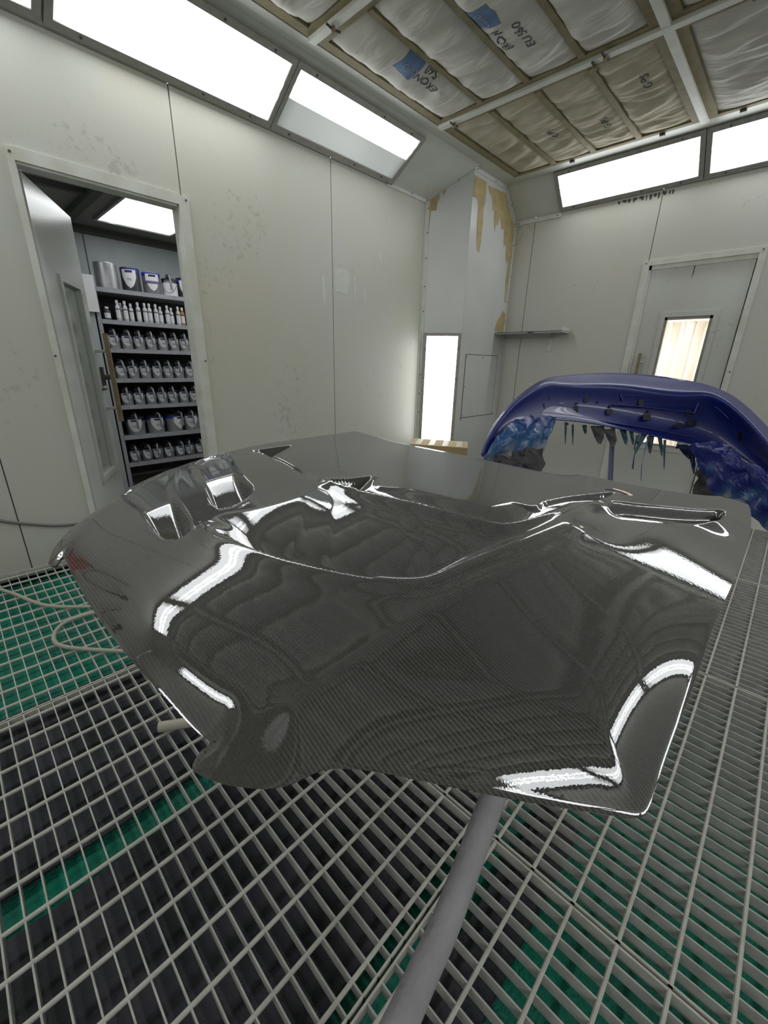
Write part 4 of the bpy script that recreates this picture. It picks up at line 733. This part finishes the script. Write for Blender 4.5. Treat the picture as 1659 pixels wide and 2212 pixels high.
# wall shelf + hatch
t = thing('wall_shelf', 'grey metal plank shelf on a white bracket beside the corner column', 'shelf', (-2.3, YF, 1.55))
g = G(); g.box((X2+.002, 4.53, 1.556), (-1.885, YF-.002, 1.56), M['steel_grey']); g.box((X2+.002, 4.53, 1.54), (-1.885, 4.533, 1.56), M['steel_grey']); g.box((X2+.002, YF-.006, 1.53), (-1.90, YF-.002, 1.556), M['bracket'])
g.box((-1.888, 4.53, 1.545), (-1.885, YF-.002, 1.595), M['bracket']); g.obj('plank', t)
g = G(); g.box((-2.10, YF-.012, 1.365), (-2.06, YF-.002, 1.553), M['bracket']); g.box((-2.10, 4.56, 1.545), (-2.06, YF-.002, 1.555), M['bracket']); g.slab([(-2.082, YF-.012, 1.40), (-2.082, YF-.012, 1.545), (-2.082, YF-.05, 1.545)], (1, 0, 0), .004, M['bracket']); g.obj('bracket', t)
g = G(); g.box((-2.25, 4.527, 1.543), (-2.19, 4.53, 1.556), M['gap']); g.obj('dark_clip', t)
t = thing('access_hatch', 'square screwed access hatch in the side sheet of the corner column', 'hatch', (X2, 4.3, .65))
g = G(); g.box((X2, 3.995, .65), (X2+.003, 4.655, 1.312), M['column']); g.obj('hatch_panel', t)
g = G()
for s0, s1, z0, z1 in ((3.988, 3.995, .62, 1.318), (3.988, 4.66, 1.312, 1.318), (3.988, 4.70, .645, .651), (4.653, 4.657, .655, 1.30)): g.box((X2, s0, z0), (X2+.0035, s1, z1), M['gap'])
g.obj('joint_line', t)
screws([((X2+.003, y, z), (1, 0, 0)) for y, z in ((4.01, 1.29), (4.33, 1.29), (4.64, 1.29), (4.01, .98), (4.64, .98), (4.01, .67), (4.33, .67), (4.64, .67))], t)

# ------------------------------------------------------------------ carbon hood
HC = np.array(D['hc']); HW = np.array(D['hw'])
def zb(x, y):
    d2 = (x[:, None]-HC[None, :, 0])**2+(y[:, None]-HC[None, :, 1])**2
    K = np.where(d2 > 1e-12, d2*np.log(d2+1e-12), 0)*.5
    n = len(HC); return K@HW[:n]+HW[n]+HW[n+1]*x+HW[n+2]*y
def segd(x, y, P, closed=False):
    P = np.array([(p[0], p[1]) for p in P]); Q = np.roll(P, -1, 0) if closed else P[1:]; A = P if closed else P[:-1]
    d = np.full(len(x), 9.)
    for a, b in zip(A, Q):
        e = b-a; l = max((e**2).sum(), 1e-12); t = np.clip(((x-a[0])*e[0]+(y-a[1])*e[1])/l, 0, 1)
        d = np.minimum(d, np.hypot(x-a[0]-t*e[0], y-a[1]-t*e[1]))
    return d
def inside(x, y, P):
    P = [(p[0], p[1]) for p in P]; c = np.zeros(len(x), bool); n = len(P)
    for i in range(n):
        (x1, y1), (x2, y2) = P[i], P[(i+1) % n]
        if y1 == y2: continue
        c ^= ((y1 > y) != (y2 > y)) & (x < (x2-x1)*(y-y1)/(y2-y1)+x1)
    return c
def sm(t): t = np.clip(t, 0, 1); return t*t*(3-2*t)
S2 = lambda L, k=5, c=False: [(p.x, p.y) for p in spline([(a, b, 0) for a, b in L], k, c)]
OUT = S2(D['out'], 6, True); COVEL = S2(D['coveL']); COVEU = S2(D['coveU']); LIP = S2(D['lip']); CR = S2(D['crease']); SLIT = S2(D['slit'])
COVE = COVEL + COVEU[::-1][1:-1]
BAS = LIP + S2(D['basin'][len(D['lip'])-1:], 4)[1:-1]
S1 = S2(D['s1'], 3, True); S2_ = S2(D['s2'], 3, True); S3 = S2(D['s3'], 3, True)
_d = np.arange(0, .4, .002); _s = np.where(_d < .075, .50+.25*np.exp(-_d/.012), .50*np.exp(-((_d-.075)/.045)**2)); _F = np.cumsum(_s)*.002
S1P = np.array(D['s1'][2:4]).mean(0); S2P = np.array(D['s2'][2:4]).mean(0)
def height(x, y):
    z = zb(x, y)
    out = segd(x, y, OUT, True)
    # centre crease running out to the nose
    d = segd(x, y, CR[5:]); z += .020*np.exp(-(np.sqrt(d*d+.008**2)-.008)/.07)
    # scoop in front of the lip: sharp drop behind the lower edge, then a ramp up to the lip
    inn = inside(x, y, COVE); dl = segd(x, y, COVEL); du = segd(x, y, COVEU)
    t = du/np.maximum(du+dl, 1e-4); wd = np.where(x > -.52, .045, .014)
    dep = np.minimum(.040, .15*(dl+du))
    z += np.where(inn, -dep*t*sm(dl/wd)+.006*np.exp(-(dl/.03)**2), .006*np.exp(-(dl/.03)**2))
    # lip and the basin behind it
    dp = segd(x, y, LIP); ib = inside(x, y, BAS)
    z += np.where(ib, -.020*sm(dp/.008)*(1-sm((dp-.006)/.10))+.008, .008*np.exp(-(dp/.035)**2)) - np.where(ib, .008*sm(dp/.09), 0)
    for P, dp_, w in ((D['t1'], .028, .010), (D['t2'], .020, .010)):
        i = inside(x, y, P); dd = segd(x, y, P, True); z += np.where(i, -dp_*sm(dd/w), .005*np.exp(-(dd/.010)**2))
    dd = segd(x, y, SLIT); z -= .009*np.exp(-(dd/.007)**2)
    for P, dp_, w, q, ln_ in ((S1, .10, .018, S1P, .26), (S2_, .09, .018, S2P, .26), (S3, .034, .014, None, 0)):
        i = inside(x, y, P); dd = segd(x, y, P, True); k = 1 if q is None else 1-.9*np.clip(np.hypot(x-q[0], y-q[1])/ln_, 0, 1)
        z += np.where(i, -dp_*k*sm(dd/w), .002*np.exp(-(dd/.010)**2))
    dd = segd(x, y, D['shoulder']); z += .014*np.exp(-(dd/.05)**2)
    # front right corner falls away over a wide radius
    mk = np.exp(-(np.hypot(x+.06, y-.52)/.31)**3); tt = np.clip(out/.12, 0, 1)
    z += mk*(.045*(1-(1-tt)**2)-.022)
    # rolled outer edge
    ew = np.clip((-.48-x)/.07, 0, 1)
    z -= .022*ew*(1-np.clip(out/.08, 0, 1))**2
    return z
RS = .0025; RX0, RY0 = -1.70, .04; RNX, RNY = int(1.76/RS), int(1.80/RS)
gx, gy = np.meshgrid(RX0+RS*np.arange(RNX), RY0+RS*np.arange(RNY))
RZ = np.empty(gx.shape)
for r0 in range(0, RNY, 90): RZ[r0:r0+90] = height(gx[r0:r0+90].ravel(), gy[r0:r0+90].ravel()).reshape(gx[r0:r0+90].shape)
kk_ = np.exp(-.5*(np.arange(-5, 6)/1.5)**2); kk_ /= kk_.sum()
for ax in (0, 1):
    pad_ = np.pad(RZ, [(5, 5) if a == ax else (0, 0) for a in (0, 1)], 'edge'); acc = 0
    for i_, w_ in enumerate(kk_): acc = acc + w_*(pad_[i_:i_+RNY, :] if ax == 0 else pad_[:, i_:i_+RNX])
    RZ = acc
def rz(x, y):
    fx, fy = (x-RX0)/RS, (y-RY0)/RS; i = np.clip(fx.astype(int), 0, RNX-2); j = np.clip(fy.astype(int), 0, RNY-2); a, b = fx-i, fy-j
    return RZ[j, i]*(1-a)*(1-b)+RZ[j, i+1]*a*(1-b)+RZ[j+1, i]*(1-a)*b+RZ[j+1, i+1]*a*b
OUTd = []
for a_, b_ in zip(OUT, OUT[1:]+OUT[:1]):
    n = max(1, int(math.hypot(b_[0]-a_[0], b_[1]-a_[1])/.006))
    OUTd += [(a_[0]+(b_[0]-a_[0])*k/n, a_[1]+(b_[1]-a_[1])*k/n) for k in range(n)]
pts = list(OUTd); edges = [(i, (i+1) % len(OUTd)) for i in range(len(OUTd))]
GS = .0045
xs = np.arange(-1.68, .04, GS); ys_ = np.arange(.06, 1.82, GS); mx, my = np.meshgrid(xs, ys_); mx = mx.ravel(); my = my.ravel()
ok = inside(mx, my, OUT); mx, my = mx[ok], my[ok]; ok = segd(mx, my, OUTd, True) > .0125; mx, my = mx[ok], my[ok]
O_ = np.array(OUTd); tg = np.roll(O_, -1, 0)-np.roll(O_, 1, 0); tg /= np.maximum(np.hypot(tg[:, 0], tg[:, 1]), 1e-9)[:, None]; nn_ = np.c_[-tg[:, 1], tg[:, 0]]
if not inside(*(O_[10:11]+nn_[10:11]*.004).T, OUT)[0]: nn_ = -nn_
for od in (.0035, .007, .0105):
    q_ = O_+nn_*od; ok = inside(q_[:, 0], q_[:, 1], OUT) & (segd(q_[:, 0], q_[:, 1], OUTd, True) > od*.9); mx = np.concatenate([mx, q_[ok, 0]]); my = np.concatenate([my, q_[ok, 1]])
pts += [(float(a), float(b)) for a, b in zip(mx, my)]
res = delaunay_2d_cdt([Vector(p) for p in pts], edges, [], 1, 1e-6)
V2 = np.array([(p.x, p.y) for p in res[0]]); Z = rz(V2[:, 0], V2[:, 1])
hood = thing('carbon_hood', 'glossy carbon fibre car hood with vents resting on a stand', 'car hood', (-.7, .9, .7))
g = G(); g.add([(float(a), float(b), float(c)) for (a, b), c in zip(V2, Z)], [tuple(f) for f in res[2]], M['carbon'], True)
hs = g.obj('hood_skin', hood); hs.data.materials.append(M['under'])
so = hs.modifiers.new('thickness', 'SOLIDIFY'); so.thickness = .006; so.offset = -1; so.use_rim = True
es = hs.modifiers.new('edges', 'EDGE_SPLIT'); es.split_angle = math.radians(48)
print('hood verts', len(V2))

# stand under the hood
st = thing('hood_stand', 'masked tubular stand carrying the carbon hood', 'stand', (-.6, .95, 0))
leg = spline([(-.30, 1.25, .62), (-.265, .85, .47), (-.248, .64, .385), (-.243, .60, .365), (-.230, .498, .293), (-.217, .411, .251), (-.21, .338, .229), (-.203, .282, .218), (-.2, .21, .185), (-.19, .10, .10), (-.185, .03, .03)], 6)
g = G(); g.tube(leg, [.024+.004*(i/len(leg)) for i in range(len(leg))], M['masked_tube'], 16); o = g.obj('leg', st); o['label'] = 'thick curved leg wrapped in grey masking'
g = G(); g.tube([(-1.275, .255, .022), (-1.13, .475, .024), (-.62, 1.25, .03)], .017, M['beige'], 14); o = g.obj('foot_tube', st); o['label'] = 'beige foot tube poking out at the left'
g = G(); g.tube([(-.62, 1.25, .03), (-.45, 1.25, .30), (-.27, 1.25, .60)], .02, M['beige'], 12); g.obj('upright', st)
g = G(); g.tube([(-.62, 1.25, .03), (-.9, 1.2, .4), (-1.1, 1.1, .70)], .02, M['beige'], 12); g.obj('upright', st)
g = G(); g.tube([(-1.25, .55, .715), (-1.1, 1.1, .745), (-.95, 1.5, .80)], .02, M['beige'], 12); g.obj('rest_bar', st)
g = G(); g.tube([(-.22, .7, .63), (-.27, 1.25, .70), (-.3, 1.55, .75)], .02, M['beige'], 12); g.obj('rest_bar', st)

# ------------------------------------------------------------------ blue bumper
bp_ = thing('car_bumper', 'royal blue car bumper, inner side with mounting holes facing the viewer', 'car bumper', (-.7, 2.9, 0))
R_ = D['bump']; nc, nr_ = len(R_), len(R_[0])
vv = [p for c in R_ for p in c]; ff_ = [(i*nr_+j, i*nr_+j+1, (i+1)*nr_+j+1, (i+1)*nr_+j) for i in range(nc-1) for j in range(nr_-1)]
g = G(); g.add(vv, ff_, M['blue'], True); bo = g.obj('bumper_skin', bp_)
sd = bo.modifiers.new('sub', 'SUBSURF'); sd.levels = 2; sd.render_levels = 2
so = bo.modifiers.new('thick', 'SOLIDIFY'); so.thickness = .006; so.offset = 1
for q in D['ribs']:
    g = G(); g.tube(spline(q, 4), .0055, M['blue'], 8); g.obj('rib', bp_)
for k, q in enumerate(D['holes']):
    q = [Vector(p) for p in q]; n_ = (q[1]-q[0]).cross(q[3]-q[0]).normalized()
    c_ = Vector((0, 0, 1.2))-q[0]
    if n_.dot(c_) < 0: n_ = -n_
    g = G(); g.slab(q, n_, .004, M['dark']); g.obj('mounting_hole', bp_)
def sheet(grid, m, name, parent, amp=.02, k=7, seed=0, thick=.002):
    rows2 = [spline(r, k) for r in grid]; n = len(rows2[0]); cols = [spline([r[i] for r in rows2], k) for i in range(n)]
    v = []
    for i, c_ in enumerate(cols):
        for j, p in enumerate(c_):
            q = Vector((mn.noise(p*14+Vector((seed, 0, 0))), mn.noise(p*14+Vector((0, seed+5, 0))), mn.noise(p*14+Vector((0, 9, seed)))))
            q2 = abs(mn.noise(p*30+Vector((seed, 2, 0))))*.5
            v.append(p+q*amp+Vector((.6, -.7, 0))*q2*amp)
    h = len(cols[0]); f = [(i*h+j, i*h+j+1, (i+1)*h+j+1, (i+1)*h+j) for i in range(n-1) for j in range(h-1)]
    g = G(); g.add(v, f, m, False); o = g.obj(name, parent)
    s = o.modifiers.new('t', 'SOLIDIFY'); s.thickness = thick; return o
mk = thing('masking_sheet', 'crumpled blue-oversprayed masking paper hanging under the left end of the bumper', 'masking sheet', (-1.1, 2.5, 0)); sheet(D['maskL'], M['masking'], 'paper', mk, .022, 9, 1); sheet(D['maskLb'], M['rag'], 'grey_rag', mk, .04, 6, 2)
mk = thing('masking_sheet', 'crumpled blue-oversprayed masking paper hanging under the right end of the bumper', 'masking sheet', (-.1, 2.7, 0)); sheet(D['maskR'], M['masking_r'], 'paper', mk, .026, 9, 3); sheet(D['maskRb'], M['rag'], 'grey_rag', mk, .04, 6, 4)
tc_ = [M['tape_teal'], M['rag'], M['tape_blue'], M['tape_navy']]
tn = ['teal', 'grey-brown', 'light blue', 'navy']
where = ['first from the left masking sheet', 'second from the left masking sheet', 'left of the broad grey rag', 'broad and square, left of the stand pole', 'wide and torn, around the stand pole', 'just right of the stand pole', 'narrow, right of the torn rag', 'slanting left near the pole', 'long and slanting, below the bumper middle', 'broad, at the bumper middle', 'thread-like and longest, reaching the hood', 'short, left of the window bottom', 'forked, before the door window bottom', 'ragged, left of the right masking sheet', 'narrow, beside the right masking sheet', 'pointed, touching the right masking sheet']
for k, (q, ci) in enumerate(D['strips']):
    q = [Vector(p) for p in q]; g = G(); d_ = Vector((.002, -.003, 0)); v = q+[p+d_ for p in q]
    F = [(0, 1, 2, 3), (3, 2, 4, 5)]; g.add(v, [f for f in F]+[tuple(i+6 for i in f[::-1]) for f in F]+[(0, 6, 7, 1), (1, 7, 8, 2), (2, 8, 10, 4), (4, 10, 11, 5), (5, 11, 9, 3), (3, 9, 6, 0)], tc_[ci])
    tag(g.obj('tape_strip', loc=q[0]), tn[ci]+' masking strip hanging from the bumper, '+where[k], 'tape strip', 'masking strips under the bumper')
bs = thing('bumper_stand', 'slim blue-grey stand pole behind the hood holding the bumper', 'stand', (-.84, 3.3, 0))
g = G(); g.tube([(-.82, 3.25, 0), (-.836, 3.293, .418), (-.95, 3.471, .84)], .018, M['pole'], 12); g.obj('pole', bs)
g = G(); g.tube([(-1.25, 3.18, .86), (-.95, 3.48, .86), (-.56, 3.85, .88)], .012, M['pole'], 10); g.obj('cross_bar', bs)
for x, y in ((-1.2, 3.1), (-.45, 3.1), (-.85, 3.75)):
    g = G(); g.tube([(-.82, 3.25, .05), (x, y, .015)], .012, M['pole'], 10); g.obj('foot', bs)

# ------------------------------------------------------------------ box, hoses
t = thing('cardboard_box', 'cardboard box behind the hood at the foot of the corner column', 'box', (-2.3, 3.3, 0))
g = G(); ux = Vector((.47, .26, 0)); uy = Vector((-.18, .28, 0)); g.obox((-2.52, 2.98, 0), ux, uy, (0, 0, .49), M['card']); g.obj('carton', t)
g = G()
for k in range(4): g.obox(Vector((-2.52, 2.98, .4905))+ux*(.08+.24*k), ux*.10+uy*.1, uy*.9, (0, 0, .001), M['card_tape'])
g.obj('packing_tape', t)
g = G(); g.tube(spline([(-3.0, -.10, .012), (-2.72, .02, .014), (-2.45, .13, .014), (-2.25, .33, .014), (-2.02, .62, .014), (-1.75, .62, .014)], 8), .0085, M['hose'], 10)
g.tube(spline([(-1.78, .52, .014), (-1.95, .50, .014), (-2.18, .36, .014), (-2.22, .16, .014), (-2.06, .10, .014), (-1.86, .24, .014), (-1.68, .42, .014)], 8), .0085, M['hose'], 10)
tag(g.obj('air_hose', loc=(-2.2, .2, 0)), 'beige air hose looping over the grating left of the hood', 'hose')
g = G(); g.tube(spline([(-3.0, -.62, .95), (-2.99, -.2, .46), (-2.985, .0, .37), (-2.98, .15, .30), (-2.97, .35, .24), (-2.96, .6, .24), (-2.95, .8, .27)], 8), .009, M['hose_grey'], 10)
tag(g.obj('cable', loc=(-2.98, 0, .3)), 'thin grey cable sagging along the left wall behind the hood corner', 'cable')
g = G(); g.tube(spline([(-3.003, -.20, .80), (-3.003, -.02, .62), (-3.003, .015, .55), (-3.003, -.03, .49), (-3.003, -.2, .47)], 8), .008, M['wood'], 10)
tag(g.obj('cable', loc=(-2.98, -.05, .5)), 'thin brown cable looping down the wall at the left picture edge', 'cable')

M['red'] = mat('red_enamel', (.45, .02, .015), .3)
fe_ = thing('fire_extinguisher', 'red fire extinguisher hanging on the left wall, seen only as a reflection in the hood', 'fire extinguisher', (-2.93, -.45, .75))
g = G(); g.lathe((-2.93, -.45, .75), [(0, 0), (.07, 0), (.075, .02), (.075, .36), (.05, .42), (.025, .44), (.025, .47), (0, .47)], M['red'], 20); g.obj('cylinder', fe_)
g = G(); g.box((-2.95, -.46, 1.22), (-2.85, -.44, 1.25), M['dark']); g.tube([(-2.93, -.45, 1.22), (-2.86, -.40, 1.15), (-2.85, -.38, .95)], .01, M['dark'], 8); g.obj('handle_and_hose', fe_)
for k_, (yy, zz) in enumerate(((-.80, 1.65), (-1.45, 1.45))):
    sg = thing('spray_gun', ('upper' if k_ == 0 else 'lower')+' black spray gun hanging on the left wall behind the viewer', 'spray gun', (-2.96, yy, zz))
    g = G(); g.tube([(-2.96, yy, zz), (-2.80, yy, zz)], .022, M['dark'], 12); g.tube([(-2.93, yy, zz), (-2.95, yy, zz-.16)], .018, M['dark'], 10); g.obj('gun_body', sg)
    g = G(); g.lathe((-2.87, yy, zz+.03), [(0, 0), (.02, 0), (.055, .05), (.055, .13), (0, .14)], M['dark'], 16); g.obj('cup', sg)
    g = G(); g.tube(spline([(-2.95, yy, zz-.16), (-2.96, yy+.08, zz-.45), (-2.96, yy+.2, zz-.55), (-2.97, yy+.28, zz-.3), (-2.98, yy+.3, zz+.2), (-3.0, yy+.3, zz+.3)], 6), .009, M['dark'], 8); g.obj('hose', sg)

# ------------------------------------------------------------------ world + camera
w = bpy.data.worlds.new('World'); sc.world = w; w.use_nodes = True
w.node_tree.nodes['Background'].inputs[0].default_value = (1, .97, .93, 1); w.node_tree.nodes['Background'].inputs[1].default_value = 6.5
cd = bpy.data.cameras.new('Camera'); cam = bpy.data.objects.new('Camera', cd); COL.objects.link(cam)
R0 = Vector((.71803031, .6956537, .0223249)); R1 = Vector((.25057393, -.22844317, -.94075843)); R2 = Vector((-.64934212, .6810871, -.3383418))
mt = Matrix((R0, -R1, -R2)).transposed().to_4x4(); mt.translation = Vector((0, 0, 1.2)); cam.matrix_world = mt
cd.sensor_fit = 'VERTICAL'; cd.sensor_height = 36; cd.lens = 890.544/2212*36; cd.clip_start = .02; cd.clip_end = 100
sc.camera = cam
sc.view_settings.view_transform = 'Standard'; sc.view_settings.look = 'None'; sc.view_settings.gamma = 1; sc.view_settings.exposure = .12
try: sc.view_settings.use_curve_mapping = False
except Exception: pass
sc.cycles.max_bounces = 7; sc.cycles.diffuse_bounces = 4; sc.cycles.glossy_bounces = 4; sc.cycles.transmission_bounces = 5
sc.cycles.caustics_reflective = False; sc.cycles.caustics_refractive = False; sc.cycles.sample_clamp_indirect = 6
sc.cycles.use_adaptive_sampling = True; sc.cycles.adaptive_threshold = .02; sc.cycles.adaptive_min_samples = 16
sc.cycles.use_denoising = True; sc.cycles.denoiser = 'OPENIMAGEDENOISE'
